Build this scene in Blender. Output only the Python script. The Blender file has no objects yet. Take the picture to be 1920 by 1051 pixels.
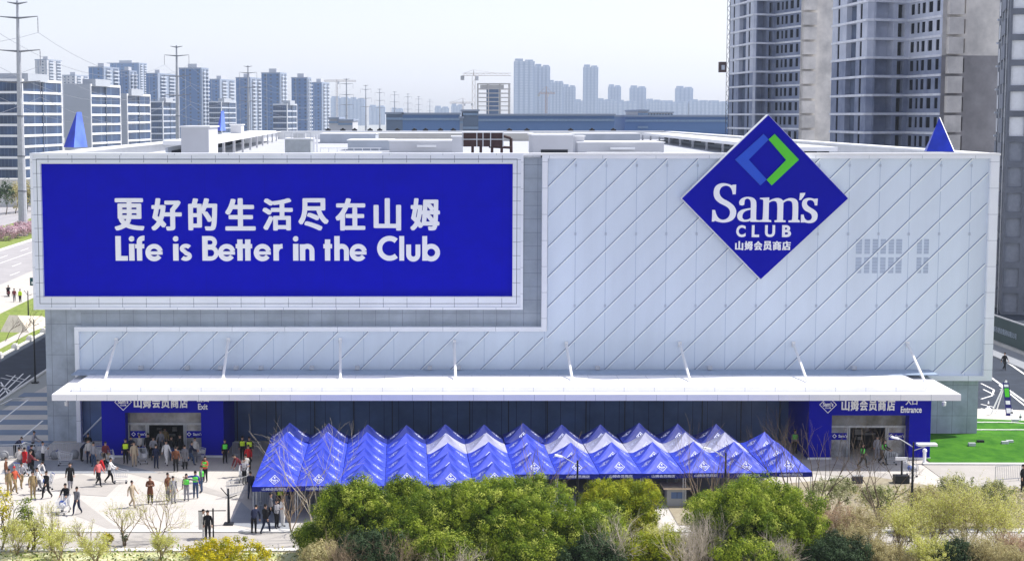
import bpy, math, random
import numpy as np
from mathutils import Vector, Matrix
R = math.radians
scene = bpy.context.scene
COL = scene.collection
# ------------------------------------------------------------ camera, world, sun
F, CX, CY, YH, D, H = 3020.0, 830.0, 525.5, 217.0, 118.8, 24.2
PITCH = math.atan((CY - YH) / F)
cam = bpy.data.cameras.new('camera')
camo = bpy.data.objects.new('camera', cam)
COL.objects.link(camo)
camo.location = (0, -D, H)
camo.rotation_euler = (math.pi / 2 - PITCH, 0, 0)
cam.sensor_width = 36
cam.lens = F / 1920 * 36
cam.shift_x = (960 - CX) / 1920
cam.clip_end = 9000
cam.clip_start = 1
scene.camera = camo
SEL, SUNXY = R(56), (0.96, 0.28)
world = bpy.data.worlds.new('World')
scene.world = world
world.use_nodes = True
wn = world.node_tree
bg = wn.nodes['Background']
sky = wn.nodes.new('ShaderNodeTexSky')
sky.sky_type = 'NISHITA'
sky.sun_disc = False
sky.sun_elevation = SEL
sky.sun_rotation = math.atan2(SUNXY[0], SUNXY[1])
sky.air_density = 1.0
sky.dust_density = 1.0
sky.ozone_density = 1.0
hs = wn.nodes.new('ShaderNodeHueSaturation'); hs.inputs['Saturation'].default_value = .42
tn = wn.nodes.new('ShaderNodeMix'); tn.data_type = 'RGBA'; tn.blend_type = 'MULTIPLY'; tn.inputs[0].default_value = 1; tn.inputs[7].default_value = (1.0, .98, 1.08, 1)   # hazy spring air
wn.links.new(sky.outputs[0], hs.inputs['Color']); wn.links.new(hs.outputs[0], tn.inputs[6]); wn.links.new(tn.outputs[2], bg.inputs[0])
bg.inputs[1].default_value = 0.108
sl = bpy.data.lights.new('sun', 'SUN')
sl.energy = 3.5
sl.angle = R(0.5)
sl.color = (1.0, 0.95, 0.88)
so = bpy.data.objects.new('sun', sl)
COL.objects.link(so)
sdir = Vector((SUNXY[0] * math.cos(SEL), SUNXY[1] * math.cos(SEL), math.sin(SEL)))
so.rotation_euler = sdir.to_track_quat('Z', 'Y').to_euler()
so.location = (60, 20, 90)
scene.view_settings.view_transform = 'Standard'
scene.view_settings.look = 'None'
scene.view_settings.gamma = 1
scene.view_settings.exposure = 0.80
scene.render.film_transparent = False
scene.cycles.use_denoising = True
scene.cycles.max_bounces = 6
scene.cycles.volume_bounces = 1
scene.cycles.transparent_max_bounces = 6
rnd = random.Random(7)

# ------------------------------------------------------------ survey helpers: photo pixel -> metres
def ray(px, py):
    xc, yc = (px - CX) / F, -(py - CY) / F
    c, s = math.cos(PITCH), math.sin(PITCH)
    return Vector((xc, c + yc * s, -s + yc * c))
def atd(px, py, d):                       # point at distance d in front of the camera
    r = ray(px, py)
    return Vector((0, -D, H)) + r * (d / r.y)
def aty(px, py, y=0.0):
    return atd(px, py, y + D)
def gnd(px, py, z=0.0):
    r = ray(px, py)
    return Vector((0, -D, H)) + r * ((z - H) / r.z)
def fx(px, y=0.0): return aty(px, 500, y).x
def fz(py, y=0.0): return aty(CX, py, y).z

# ------------------------------------------------------------ materials
MATS = {}
def mat(name, col, rough=.75, var=.10, scale=2.0, bump=0.0, metal=0.0, grid=None, spec=.22, streak=False, col2=None, trans=0.0, alpha=1, emit=0):
    if name in MATS: return MATS[name]
    m = bpy.data.materials.new(name); MATS[name] = m
    m.use_nodes = True
    nt = m.node_tree; N = nt.nodes; L = nt.links
    b = N['Principled BSDF']
    b.inputs['Roughness'].default_value = rough
    b.inputs['Metallic'].default_value = metal
    b.inputs['Specular IOR Level'].default_value = spec
    tc = N.new('ShaderNodeTexCoord')
    mp = N.new('ShaderNodeMapping')
    mp.inputs['Scale'].default_value = (1, 1, .12) if streak else (1, 1, 1)
    L.new(tc.outputs['Object'], mp.inputs[0])
    nz = N.new('ShaderNodeTexNoise'); nz.inputs['Scale'].default_value = scale; nz.inputs['Detail'].default_value = 5
    nz.inputs['Roughness'].default_value = .6
    L.new(mp.outputs[0], nz.inputs['Vector'])
    cr = N.new('ShaderNodeValToRGB')
    e = cr.color_ramp.elements
    e[0].position, e[1].position = .32, .68
    c2 = col2 or tuple(min(1, c * (1 + var)) for c in col)
    c1 = col if col2 else tuple(c * (1 - var) for c in col)
    e[0].color = (*c1, 1); e[1].color = (*c2, 1)
    L.new(nz.outputs[0], cr.inputs[0])
    out = cr.outputs[0]
    if grid:                                # (axis, spacing, line width, offset)*, joint colour
        acc = None
        sep = N.new('ShaderNodeSeparateXYZ'); L.new(tc.outputs['Object'], sep.inputs[0])
        for ax, sp, w, off in grid[0]:
            a = N.new('ShaderNodeMath'); a.operation = 'MULTIPLY_ADD'
            L.new(sep.outputs[ax], a.inputs[0]); a.inputs[1].default_value = 1 / sp; a.inputs[2].default_value = off / sp + 500
            f = N.new('ShaderNodeMath'); f.operation = 'FRACT'; L.new(a.outputs[0], f.inputs[0])
            l = N.new('ShaderNodeMath'); l.operation = 'LESS_THAN'; L.new(f.outputs[0], l.inputs[0]); l.inputs[1].default_value = w / sp
            if acc is None: acc = l.outputs[0]
            else:
                x = N.new('ShaderNodeMath'); x.operation = 'MAXIMUM'; L.new(acc, x.inputs[0]); L.new(l.outputs[0], x.inputs[1]); acc = x.outputs[0]
        mx = N.new('ShaderNodeMix'); mx.data_type = 'RGBA'
        L.new(acc, mx.inputs[0]); L.new(out, mx.inputs[6]); mx.inputs[7].default_value = (*grid[1], 1)
        out = mx.outputs[2]
    L.new(out, b.inputs['Base Color'])
    if bump:
        bp = N.new('ShaderNodeBump'); bp.inputs['Strength'].default_value = bump; bp.inputs['Distance'].default_value = .05
        n2 = N.new('ShaderNodeTexNoise'); n2.inputs['Scale'].default_value = scale * 6; n2.inputs['Detail'].default_value = 4
        L.new(tc.outputs['Object'], n2.inputs['Vector'])
        L.new(n2.outputs[0], bp.inputs['Height']); L.new(bp.outputs[0], b.inputs['Normal'])
    if trans:                               # thin leaves and cloth let light through
        t = N.new('ShaderNodeBsdfTranslucent'); L.new(out, t.inputs[0])
        ms = N.new('ShaderNodeMixShader'); ms.inputs[0].default_value = trans
        L.new(b.outputs[0], ms.inputs[1]); L.new(t.outputs[0], ms.inputs[2])
        L.new(ms.outputs[0], N['Material Output'].inputs['Surface'])
    if emit:
        L.new(out, b.inputs['Emission Color']); b.inputs['Emission Strength'].default_value = emit
    return m

# ------------------------------------------------------------ mesh builder
class MB:
    def __init__(s): s.v = []; s.f = []; s.m = []
    def quad(s, a, b, c, d, mi=0):
        n = len(s.v); s.v += [tuple(a), tuple(b), tuple(c), tuple(d)]; s.f.append((n, n + 1, n + 2, n + 3)); s.m.append(mi); return s
    def poly(s, pts, mi=0):
        n = len(s.v); s.v += [tuple(p) for p in pts]; s.f.append(tuple(range(n, n + len(pts)))); s.m.append(mi); return s
    def hexa(s, p, mi=0):                   # 8 points: bottom ring ccw, top ring ccw
        n = len(s.v); s.v += [tuple(q) for q in p]
        for f in ((3, 2, 1, 0), (4, 5, 6, 7), (0, 1, 5, 4), (1, 2, 6, 5), (2, 3, 7, 6), (3, 0, 4, 7)):
            s.f.append(tuple(n + i for i in f)); s.m.append(mi)
        return s
    def box(s, x0, x1, y0, y1, z0, z1, mi=0):
        return s.hexa([(x0, y0, z0), (x1, y0, z0), (x1, y1, z0), (x0, y1, z0), (x0, y0, z1), (x1, y0, z1), (x1, y1, z1), (x0, y1, z1)], mi)
    def obox(s, p, q, w, z0, z1, mi=0, off=0.0):   # box along plan segment p-q, width w to the left of it
        p = Vector((p[0], p[1])); q = Vector((q[0], q[1])); t = (q - p).normalized(); n = Vector((-t.y, t.x))
        a, b = p + n * off, q + n * off; c, d = b + n * w, a + n * w
        return s.hexa([(a.x, a.y, z0), (b.x, b.y, z0), (c.x, c.y, z0), (d.x, d.y, z0), (a.x, a.y, z1), (b.x, b.y, z1), (c.x, c.y, z1), (d.x, d.y, z1)], mi)
    def prism(s, poly, z0, z1, mi=0):
        n = len(s.v); k = len(poly)
        s.v += [(p[0], p[1], z0) for p in poly] + [(p[0], p[1], z1) for p in poly]
        s.f.append(tuple(range(n + k - 1, n - 1, -1))); s.f.append(tuple(range(n + k, n + 2 * k))); s.m += [mi, mi]
        for i in range(k):
            j = (i + 1) % k; s.f.append((n + i, n + j, n + k + j, n + k + i)); s.m.append(mi)
        return s
    def tube(s, p, q, r1, r2=None, n=6, mi=0, caps=True):
        r2 = r1 if r2 is None else r2
        p, q = Vector(p), Vector(q); t = (q - p)
        if t.length < 1e-6: return s
        t.normalize(); u = t.orthogonal().normalized(); w = t.cross(u); k = len(s.v)
        for c, r in ((p, r1), (q, r2)):
            for i in range(n):
                a = 2 * math.pi * i / n; s.v.append(tuple(c + (u * math.cos(a) + w * math.sin(a)) * r))
        for i in range(n):
            j = (i + 1) % n; s.f.append((k + i, k + j, k + n + j, k + n + i)); s.m.append(mi)
        if caps:
            s.f.append(tuple(range(k + n - 1, k - 1, -1))); s.f.append(tuple(range(k + n, k + 2 * n))); s.m += [mi, mi]
        return s
    def lathe(s, c, prof, n=12, mi=0):
        k = len(s.v)
        for r, z in prof:
            for i in range(n):
                a = 2 * math.pi * i / n; s.v.append((c[0] + r * math.cos(a), c[1] + r * math.sin(a), c[2] + z))
        for j in range(len(prof) - 1):
            for i in range(n):
                i2 = (i + 1) % n; s.f.append((k + j * n + i, k + j * n + i2, k + (j + 1) * n + i2, k + (j + 1) * n + i)); s.m.append(mi)
        s.f.append(tuple(range(k + n - 1, k - 1, -1))); s.f.append(tuple(range(k + (len(prof) - 1) * n, k + len(prof) * n))); s.m += [mi, mi]
        return s
    def mesh(s, name, mats):
        me = bpy.data.meshes.new(name); me.from_pydata(s.v, [], s.f)
        for m in (mats if isinstance(mats, (list, tuple)) else [mats]): me.materials.append(m)
        me.polygons.foreach_set('material_index', s.m); me.update()
        return me
    def build(s, name, mats, parent=None, smooth=False):
        me = s.mesh(name, mats)
        if smooth: me.polygons.foreach_set('use_smooth', [True] * len(me.polygons))
        return link(name, me, parent)
KIDS = {}
def link(name, me, parent=None):
    o = bpy.data.objects.new(name, me); COL.objects.link(o)
    if parent is not None: o.parent = parent; KIDS.setdefault(parent.name, []).append(o)
    return o
def thing(name, label, cat, loc=(0, 0, 0), rz=0.0, group=None):
    o = link(name, None); o.location = loc; o.rotation_euler = (0, 0, rz); o.empty_display_size = .3
    return tag(o, label, cat, group)
def tag(o, label, cat, group=None):
    o['label'] = label; o['category'] = cat
    if group: o['group'] = group
    return o
def structure(o): o['kind'] = 'structure'; return o
def copy_tree(o, parent=None):
    c = o.copy(); COL.objects.link(c)
    if parent is not None: c.parent = parent; KIDS.setdefault(parent.name, []).append(c)
    for ch in list(KIDS.get(o.name, [])): copy_tree(ch, c)
    return c
def place(proto, used, loc, rz, label, group=None, scale=None):
    o = proto if not used[0] else copy_tree(proto)
    used[0] = True
    o.location = loc; o.rotation_euler = (0, 0, rz); o['label'] = label
    if group: o['group'] = group
    if scale: o.scale = (scale,) * 3
    return o
def fast_mesh(name, V, Fq, mats, mi=None):
    me = bpy.data.meshes.new(name)
    V = np.asarray(V, dtype=np.float32); Fq = np.asarray(Fq, dtype=np.int32); n, k = Fq.shape
    me.vertices.add(len(V)); me.vertices.foreach_set('co', V.ravel())
    me.loops.add(n * k); me.loops.foreach_set('vertex_index', Fq.ravel())
    me.polygons.add(n); me.polygons.foreach_set('loop_start', np.arange(0, n * k, k, dtype=np.int32))
    me.polygons.foreach_set('loop_total', np.full(n, k, dtype=np.int32))
    for m in mats: me.materials.append(m)
    if mi is not None: me.polygons.foreach_set('material_index', np.asarray(mi, dtype=np.int32))
    me.update(calc_edges=True); me.validate()
    return me

# ------------------------------------------------------------ lettering
def text_raw(body, bold=0.0, ext=0.02, spacing=1.0):
    cjk = any(ord(ch) > 0x3000 for ch in body)
    c = bpy.data.curves.new('lettering', 'FONT'); c.body = body; c.offset = 0 if cjk else bold; c.extrude = ext; c.space_character = spacing
    c.resolution_u = 4
    o = bpy.data.objects.new('lettering', c); COL.objects.link(o)
    dg = bpy.context.evaluated_depsgraph_get()
    me = bpy.data.meshes.new_from_object(o.evaluated_get(dg))
    bpy.data.objects.remove(o)
    if cjk and bold:                        # heavy weight: the outline laid down several times, slightly shifted and stepped in depth
        n = len(me.vertices); co = np.empty(n * 3, dtype=np.float32); me.vertices.foreach_get('co', co); co = co.reshape(-1, 3)
        fs = [tuple(p.vertices) for p in me.polygons]; V, Q = [], []
        for k, (dx, dy) in enumerate(((0, 0), (1, 0), (-1, 0), (0, .6), (0, -.6), (.8, .5), (-.8, -.5), (.8, -.5), (-.8, .5))):
            c2 = co.copy(); c2[:, 0] += dx * bold; c2[:, 1] += dy * bold; c2[:, 2] *= 1 + .03 * k; V.append(c2); Q += [tuple(v + k * n for v in f) for f in fs]
        me = bpy.data.meshes.new('lettering'); me.from_pydata([tuple(v) for v in np.concatenate(V).tolist()], [], Q)
    return me
def fit(me, x0, x1, z0, z1, y, thick):      # stand the lettering up in the facade plane, filling a rectangle, front at y - thick
    n = len(me.vertices); co = np.empty(n * 3, dtype=np.float32); me.vertices.foreach_get('co', co); co = co.reshape(-1, 3)
    mn, mx = co.min(0), co.max(0)
    out = np.empty_like(co)
    out[:, 0] = x0 + (co[:, 0] - mn[0]) / (mx[0] - mn[0]) * (x1 - x0)
    out[:, 2] = z0 + (co[:, 1] - mn[1]) / (mx[1] - mn[1]) * (z1 - z0)
    out[:, 1] = y - (co[:, 2] - mn[2]) / max(1e-6, mx[2] - mn[2]) * thick
    me.vertices.foreach_set('co', out.ravel()); me.update()
    return me
def sign_text(name, body, x0, x1, z0, z1, y, m, parent, bold=0.0, thick=.06, spacing=1.0):
    me = fit(text_raw(body, bold, spacing=spacing), x0, x1, z0, z1, y, thick)
    me.materials.clear(); me.materials.append(m)
    return link(name, me, parent)
def outline(splines):                        # filled outline(s) in x, y with even-odd holes -> mesh
    c = bpy.data.curves.new('outline', 'CURVE'); c.dimensions = '2D'; c.fill_mode = 'BOTH'; c.extrude = .02
    for pts in splines:
        sp = c.splines.new('POLY'); sp.points.add(len(pts) - 1); sp.use_cyclic_u = True
        for i, p in enumerate(pts): sp.points[i].co = (p[0], p[1], 0, 1)
    o = bpy.data.objects.new('outline', c); COL.objects.link(o)
    me = bpy.data.meshes.new_from_object(o.evaluated_get(bpy.context.evaluated_depsgraph_get()))
    bpy.data.objects.remove(o)
    return me
def smooth_pts(pts, keep=40):
    out = []
    n = len(pts)
    for i in range(n):
        a, b, c = Vector(pts[i - 1]), Vector(pts[i]), Vector(pts[(i + 1) % n])
        ang = (b - a).angle(c - b) if (b - a).length > 0 and (c - b).length > 0 else 0
        if ang > R(keep): out.append(tuple(b))
        else: out += [tuple(b * .75 + a * .25), tuple(b * .75 + c * .25)]
    return out

# ------------------------------------------------------------ palette
white_metal = mat('white_metal', (.80, .81, .82), .45, .04, .6)
fascia = mat('fascia_panel', (.88, .88, .90), .45, .03, .6, grid=(((0, 2.1, .025, 0),), (.42, .45, .50)))
frame_grey = mat('frame_panel', (.80, .84, .90), .4, .04, .5, grid=(((0, 1.74, .04, .9), (2, 1.0, .035, 0)), (.30, .34, .40)))
frame_plain = mat('frame_plain', (.84, .87, .92), .4, .04, .5, grid=(((0, 3.9, .03, 0), (2, 1.92, .03, .3)), (.38, .42, .48)))
stone = mat('stone_cladding', (.38, .43, .49), .8, .22, .7, .15, grid=(((0, 1.12, .03, 0), (2, 2.3, .03, .4)), (.20, .22, .26)))
stone_small = mat('stone_cladding_small', (.36, .41, .47), .8, .16, .45, .15, grid=(((0, 1.0, .03, 0), (2, 1.0, .03, .4)), (.20, .22, .26)))
screen_glass = mat('fritted_glass', (.67, .755, .86), .30, .06, .35, spec=.5, streak=True, grid=(((0, 2.235, .05, -fx(1077)),), (.46, .56, .70)))
fin_metal = mat('fin_metal', (.90, .94, .98), .35, .05, 1)
fin_dark = mat('fin_groove', (.24, .31, .43), .6, .05, 1)
dark_glass = mat('dark_glass', (.085, .15, .31), .3, .25, .35, spec=.4, grid=(((0, 1.1, .03, 0),), (.02, .03, .05)))
blue = mat('blue_vinyl', (.0, .001, .47), .6, .06, .8, spec=.06, grid=(((0, 4.35, .03, 0), (2, 3.1, .03, 1)), (0, .001, .40)))
blue_panel = mat('blue_panel', (.0, .0015, .36), .5, .08, .7, spec=.1)
logo_blue = mat('logo_blue', (.02, .09, .62), .4, .03)
logo_green = mat('logo_green', (.10, .62, .035), .4, .03)
letter_white = mat('letter_white', (.92, .93, .97), .5, .02)
black_metal = mat('black_metal', (.02, .022, .028), .5, .2)
steel = mat('galvanised_steel', (.42, .44, .47), .4, .12, 3, metal=.3)
pale_steel = mat('pale_steel', (.55, .57, .60), .5, .1)
concrete = mat('concrete', (.36, .37, .38), .9, .18, .5, .2)
# ============================================================ THE SETTING
plaza_pale = mat('plaza_pale', (.51, .485, .45), .9, .07, .35, .1, grid=(((0, .6, .012, 0), (1, .6, .012, 0)), (.38, .36, .34)))
plaza_grey = mat('plaza_grey', (.27, .29, .32), .9, .08, .5, .1, grid=(((0, .6, .012, 0), (1, .6, .012, 0)), (.22, .235, .26)))
plaza_mid = mat('plaza_mid', (.40, .38, .355), .9, .07, .5, .1)
asphalt = mat('asphalt', (.035, .045, .065), .9, .2, .6, .2)
asphalt_pale = mat('asphalt_pale', (.36, .35, .36), .9, .08, .3, .1)
paint_white = mat('road_paint', (.78, .78, .77), .7, .08, 6)
kerb_stone = mat('kerb_stone', (.62, .62, .60), .9, .08, 2)
earth = mat('earth', (.26, .22, .16), 1, .3, 1.2, .3, col2=(.36, .33, .24))
terrain = mat('terrain', (.30, .31, .30), 1, .2, .02)
grass_bright = mat('grass_bright', (.018, .11, .004), 1, .2, .9, .5, col2=(.06, .20, .010))
grass_dull = mat('grass_dull', (.13, .20, .04), 1, .3, 1.5, .5, col2=(.27, .32, .08))

g = MB(); g.quad((-4200, -150, -.03), (4200, -150, -.03), (4200, 6500, -.03), (-4200, 6500, -.03))
structure(g.build('ground', terrain))
def sheet(name, pts, z, m, t=0.0):          # flat ground area traced from surveyed corners
    b = MB()
    if t: b.prism([(p[0], p[1]) for p in pts], z - t, z)
    else: b.poly([(p[0], p[1], z) for p in pts])
    return structure(b.build(name, m))
ZI=[.004]
def zi():
    ZI[0]+=.002; return ZI[0]
def gp(*pix): return [gnd(*p) for p in pix]
sheet('plaza', [(-37.3, -27), (39.5, -27), (39.5, 0), (38.5, 60), (-33.5, 60), (-37.3, 0)], 0, plaza_pale)
# large wedges of darker paving, plus one sheet painting the building's shadow
sheet('paving_or_shade_band', gp((470, 905), (530, 905), (545, 1000), (430, 982)), zi(), plaza_grey)
sheet('paving_or_shade_band', gp((150, 935), (215, 985), (330, 1010), (250, 1010), (140, 965)), zi(), plaza_mid)
sheet('paving_or_shade_band', gp((230, 884), (300, 884), (455, 935), (470, 900), (474, 960), (452, 940)), zi(), plaza_mid)
sheet('paving_or_shade_band', gp((0, 888), (34, 862), (190, 862), (300, 886)), zi(), plaza_grey)  # painted shadow: grey sheet follows the edge of the building's shade
sheet('paving_or_shade_band', gp((70, 905), (150, 888), (225, 905), (200, 930), (120, 925)), zi(), plaza_mid)
sheet('paving_or_shade_band', gp((1500, 885), (1560, 868), (1700, 895), (1690, 905)), zi(), plaza_mid)
for i in range(12):                          # alternating stripes beside the store, tinted blue to paint its shade
    if i % 2 == 0:
        y = -2 + i * 2.1
        sheet('paving_stripe', [(-37.2 + .02 * y, y), (-29.1, y), (-29.1, y + 2.1), (-37.2 + .02 * y, y + 2.1)], .004, mat('paving_grey_shade_tint', (.17, .22, .30), .9, .08, .5))
for a, b in (((2, 758), (24, 747.5)), ((24, 747), (55, 747)), ((0, 791), (54, 749)), ((35, 827), (82, 788))):
    p, q = gnd(*a), gnd(*b); m_ = MB().obox(p, q, .14, .006, .014); structure(m_.build('painted_line', paint_white))
# service road on the left with kerbs
road = MB().poly([(-37.55, -40, .002), (-37.9 , 35, .002), (-39.2, 95, .002), (-46, 95, .002), (-45, 60, .002), (-44.2, -40, .002)])
structure(road.build('road', asphalt))
structure(MB().prism([(-37.55, -30), (-37.3, -30), (-37.9, 60), (-38.15, 60)], -.02, .13).build('kerb', kerb_stone))
hatch = [((0, 708), (40, 716)), ((0, 722), (22, 735)), ((10, 703), (48, 712)), ((0, 743), (45, 700)), ((12, 742), (58, 703)), ((0, 716), (15, 740)), ((0, 735), (30, 703))]
for a, b in hatch:
    p, q = gnd(*a), gnd(*b); structure(MB().obox(p, q, .13, .006, .012).build('road_marking', paint_white))
structure(MB().box(-44.9, -44.5, -30, 95, -.02, .14).build('kerb', kerb_stone))
sheet('verge', [(-55, -30), (-44.9, -30), (-45.3, 95), (-60, 95)], .02, grass_dull)
structure(MB().box(-47.4, -46.2, -20, 92, -.02, .05).build('footpath', plaza_pale))
structure(MB().prism([(-58.5, -30), (-52.2, -30), (-55, 110), (-64, 250), (-68.5, 250)], -.02, .06).build('pavement', plaza_pale))
sheet('main_road', [(-76, -60), (-57, -60), (-64.5, 420), (-83.5, 420)], .03, asphalt_pale)
def lane(x, y0, y1, dash, gap, w=.18, m=paint_white, name='lane_marking', slope=-.0156):
    b = MB(); y = y0
    while y < y1:
        e = min(y + dash, y1)
        b.obox((x + slope * y, y), (x + slope * e, e), w, .036, .042); y = e + gap
    return structure(b.build(name, m))
for x, d_, g_ in ((-60.4, 6, 9), (-63.8, 6, 9), (-67.2, 6, 9), (-70.6, 400, 1), (-73.2, 6, 9), (-58.6, 400, 1)):
    lane(x, 20, 330, d_, g_)
structure(MB().prism([(-77, -40), (-76, -40), (-83.5, 420), (-84.5, 420)], -.02, .18).build('kerb', kerb_stone))
sheet('planted_strip', [(-92, -40), (-77, -40), (-84.5, 420), (-100, 420)], .14, grass_dull)
sheet('far_road', [(-112, -40), (-92, -40), (-100, 420), (-125, 420)], .03, asphalt_pale)
sheet('far_pavement', [(-150, -40), (-112, -40), (-125, 420), (-200, 420)], .05, plaza_mid)
# right-hand side: lawn mound, path, service road
b = MB()
nx, ny = 26, 22
def lawnz(x, y):
    t = max(0, min(1, (y + 9) / 9)); e = max(0, min(1, (50.5 - x) / 6))
    far = 9.3 - .24 * max(0, x - 39); g2 = max(0, min(1, (far - y) / 4))
    return .02 + .55 * t * t * (3 - 2 * t) * e * g2 + .09 * (1 - g2)
X0, X1, Y0 = 34.2, 54.5, -8.2
def P(i, j):
    x = X0 + (X1 - X0) * i / nx; y = Y0 + (9.3 - .24 * max(0, x - 39) - Y0) * j / ny
    return (x, y, lawnz(x, y))
for i in range(nx):
    for j in range(ny): b.quad(P(i, j), P(i + 1, j), P(i + 1, j + 1), P(i, j + 1))
structure(b.build('lawn', grass_bright))
for y in (1.2, 4.2):
    b = MB()
    for i in range(12):
        x0, x1 = 38.6 + i * 1.1, 39.7 + i * 1.1
        b.hexa([(x0, y, lawnz(x0, y) + .01), (x1, y - .05, lawnz(x1, y) + .01), (x1, y + .15, lawnz(x1, y) + .01), (x0, y + .2, lawnz(x0, y) + .01), (x0, y, lawnz(x0, y) + .05), (x1, y - .05, lawnz(x1, y) + .05), (x1, y + .15, lawnz(x1, y) + .05), (x0, y + .2, lawnz(x0, y) + .05)])
    structure(b.build('lawn_edging', kerb_stone))
structure(MB().prism([(33.5, -15.5), (60, -15.5), (60, -8.9), (33.5, -8.5)], -.02, .03).build('footpath', plaza_mid))
structure(MB().prism([(33.5, -8.5), (60, -8.9), (60, -8.2), (33.5, -8.1)], -.02, .12).build('kerb', kerb_stone))
structure(MB().prism([(39, 9.2), (60, 4.2), (60, 9.5), (39, 14)], .02, .10).build('pavement', plaza_pale))
sheet('side_road', [(39, 13.8), (72, 6), (72, 60), (59.5, 230), (40, 230)], .03, asphalt)
for pts in (((1852, 705), (1925, 757)), ((1853, 656), (1925, 706))):
    p, q = gnd(*pts[0]), gnd(*pts[1]); structure(MB().obox(p, q, .22, .036, .042).build('road_marking', paint_white))
for pts in (((1838, 719), (1862, 731)), ((1862, 731), (1858, 742)), ((1858, 742), (1838, 748)), ((1842, 730), (1862, 740)), ((1838, 758), (1864, 764)), ((1838, 766), (1862, 772)), ((1872, 722), (1925, 765)), ((1874, 730), (1898, 735))):
    p, q = gnd(*pts[0]), gnd(*pts[1]); structure(MB().obox(p, q, .16, .036, .042).build('road_arrow', paint_white))
structure(MB().prism([(55.6, 20), (58.4, 8), (60.2, 8), (58.4, 60), (57.6, 120), (55.6, 120)], .0, .14).build('pavement', plaza_grey))
# street in front of the plaza, mostly behind the planting
structure(MB().box(-60, 60, -26.9, -26.3, -.02, .12).build('kerb', kerb_stone))
structure(MB().box(-60, 60, -30.5, -26.9, -.02, .05).build('footpath', plaza_mid))
sheet('grass_bed', [(-60, -60), (-6, -60), (-6, -31.2), (-60, -31.2)], .06, mat('pale_grass', (.36, .40, .14), 1, .3, 1.0, .4, col2=(.62, .62, .44)))
structure(MB().box(-60, 60, -31, -30.5, -.02, .12).build('kerb', kerb_stone))
sheet('planting_bed', [(-60, -75), (60, -75), (60, -31), (-60, -31)], .04, earth)
sheet('planting_bed', [(14, -25), (60, -26.3), (60, -15.6), (33, -15.6), (29, -12), (14, -17)], .03, earth)

# ============================================================ THE STORE
HT = fz(287)                                 # parapet height
XL, XR = fx(82), fx(1842)
store = thing('store_building', 'large pale grey warehouse store with frosted diagonal-ribbed facade and white flat roof', 'store', (0, 0, 0))
BACK = 166.0
RZ = HT - 1.35
# stone front wall with the dark recess, side and rear walls
w = MB()
zc = fz(700)
w.box(XL, fx(1030), .0, .6, fz(640), HT - .35); w.box(XL, fx(140), .0, .6, 0, fz(640) - .002)
w.build('stone_wall', stone, store)
MB().box(fx(1743), XR, .0, .6, 0, fz(700)).build('stone_wall', stone, store)
w = MB(); w.box(fx(970), fx(1018), -.02, -.001, fz(612), HT - .4); w.box(fx(150), fx(1018), -.02, -.0011, fz(612), fz(576)) if 0 else w.box(fx(150), fx(970), -.021, -.001, fz(612), fz(570)); w.build('stone_strip', stone_small, store)
w = MB()
w.box(XL, XL + .6, .6, BACK, 0, HT - .1); w.box(XR - .6, XR, .6, BACK, 0, HT - .1); w.box(XL + .6, XR - .6, BACK - .6, BACK, 0, HT - .1)
w.build('side_wall', white_metal, store)
MB().box(XL + .6, XR - .6, .6, BACK - .6, RZ - .4, RZ).build('roof', mat('roof_membrane', (.42, .44, .48), .8, .08, .15), store)
# parapet cap along the front
w = MB(); w.box(XL - .5, fx(1864), -.62, .75, HT - .16, HT); w.box(XL - .3, XL + 1.1, .75, BACK, HT - .12, HT + .02); w.box(XR - 1.1, XR + .5, .75, BACK, HT - .12, HT + .02)
w.box(XL + 1.1, XR - 1.1, BACK - .9, BACK + .1, HT - .12, HT + .1)
w.build('parapet_cap', white_metal, store)
# frosted screen
Yg = -.30
def rect(b, x0, x1, z0, z1, y0, y1, mi=0): b.box(x0, x1, y0, y1, z0, z1, mi)
gl = MB()
gx0, gx1, gxr = fx(146), fx(1026), fx(1846)
zt, zm, zb = fz(297), fz(620), fz(702)
gl.box(gx1, gxr, Yg, .0, zb, zt); gl.box(gx0, gx1 - .002, Yg, .0, zb - .6, zm)
gl.build('frosted_screen', screen_glass, store)
fr = MB()
y0, y1 = -.62, .0
fr.box(fx(1015), fx(1025), y0, y1, fz(619), HT - .16)         # left upright of the tall field
fr.box(fx(1025), fx(1862), y0 + .01, y1, fz(297), HT - .163)        # top rail
fr.box(fx(1846), fx(1862), y0, y1, fz(711), HT - .161)
fr.box(fx(1743), fx(1846), y0 + .01, y1, fz(711), fz(702))
fr.box(fx(140), fx(1015), y0 + .01, y1, fz(619), fz(611))
fr.box(fx(140), fx(148), y0, y1, 0.02, fz(619))
fr.build('screen_frame', frame_plain, store)
# diagonal ribs, each a slim rail with a dark groove beside it
UX = (fx(1850) - fx(1030)); SP = 2.235
zlo = zb + .1
def rib(xa, za, xb, zb_, y):
    m_ = MB(); d = Vector((xb - xa, 0, zb_ - za)); 
    if d.length < .4: return
    t = d.normalized(); n = Vector((-t.z, 0, t.x))
    a, b = Vector((xa, 0, za)), Vector((xb, 0, zb_))
    for off, w_, dy, mi in ((0, .038, .07, 0), (.066, .030, .02, 1)):
        p = [a + n * (off - w_), b + n * (off - w_), b + n * (off + w_), a + n * (off + w_)]
        m_.hexa([(q.x, y, q.z) for q in (p[0], p[1], p[1], p[0])][:0] or
                [(p[0].x, y - dy, p[0].z), (p[1].x, y - dy, p[1].z), (p[1].x, y, p[1].z), (p[0].x, y, p[0].z),
                 (p[3].x, y - dy, p[3].z), (p[2].x, y - dy, p[2].z), (p[2].x, y, p[2].z), (p[3].x, y, p[3].z)], mi)
    m_.build('diagonal_rib', [fin_metal, fin_dark], store)
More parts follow.
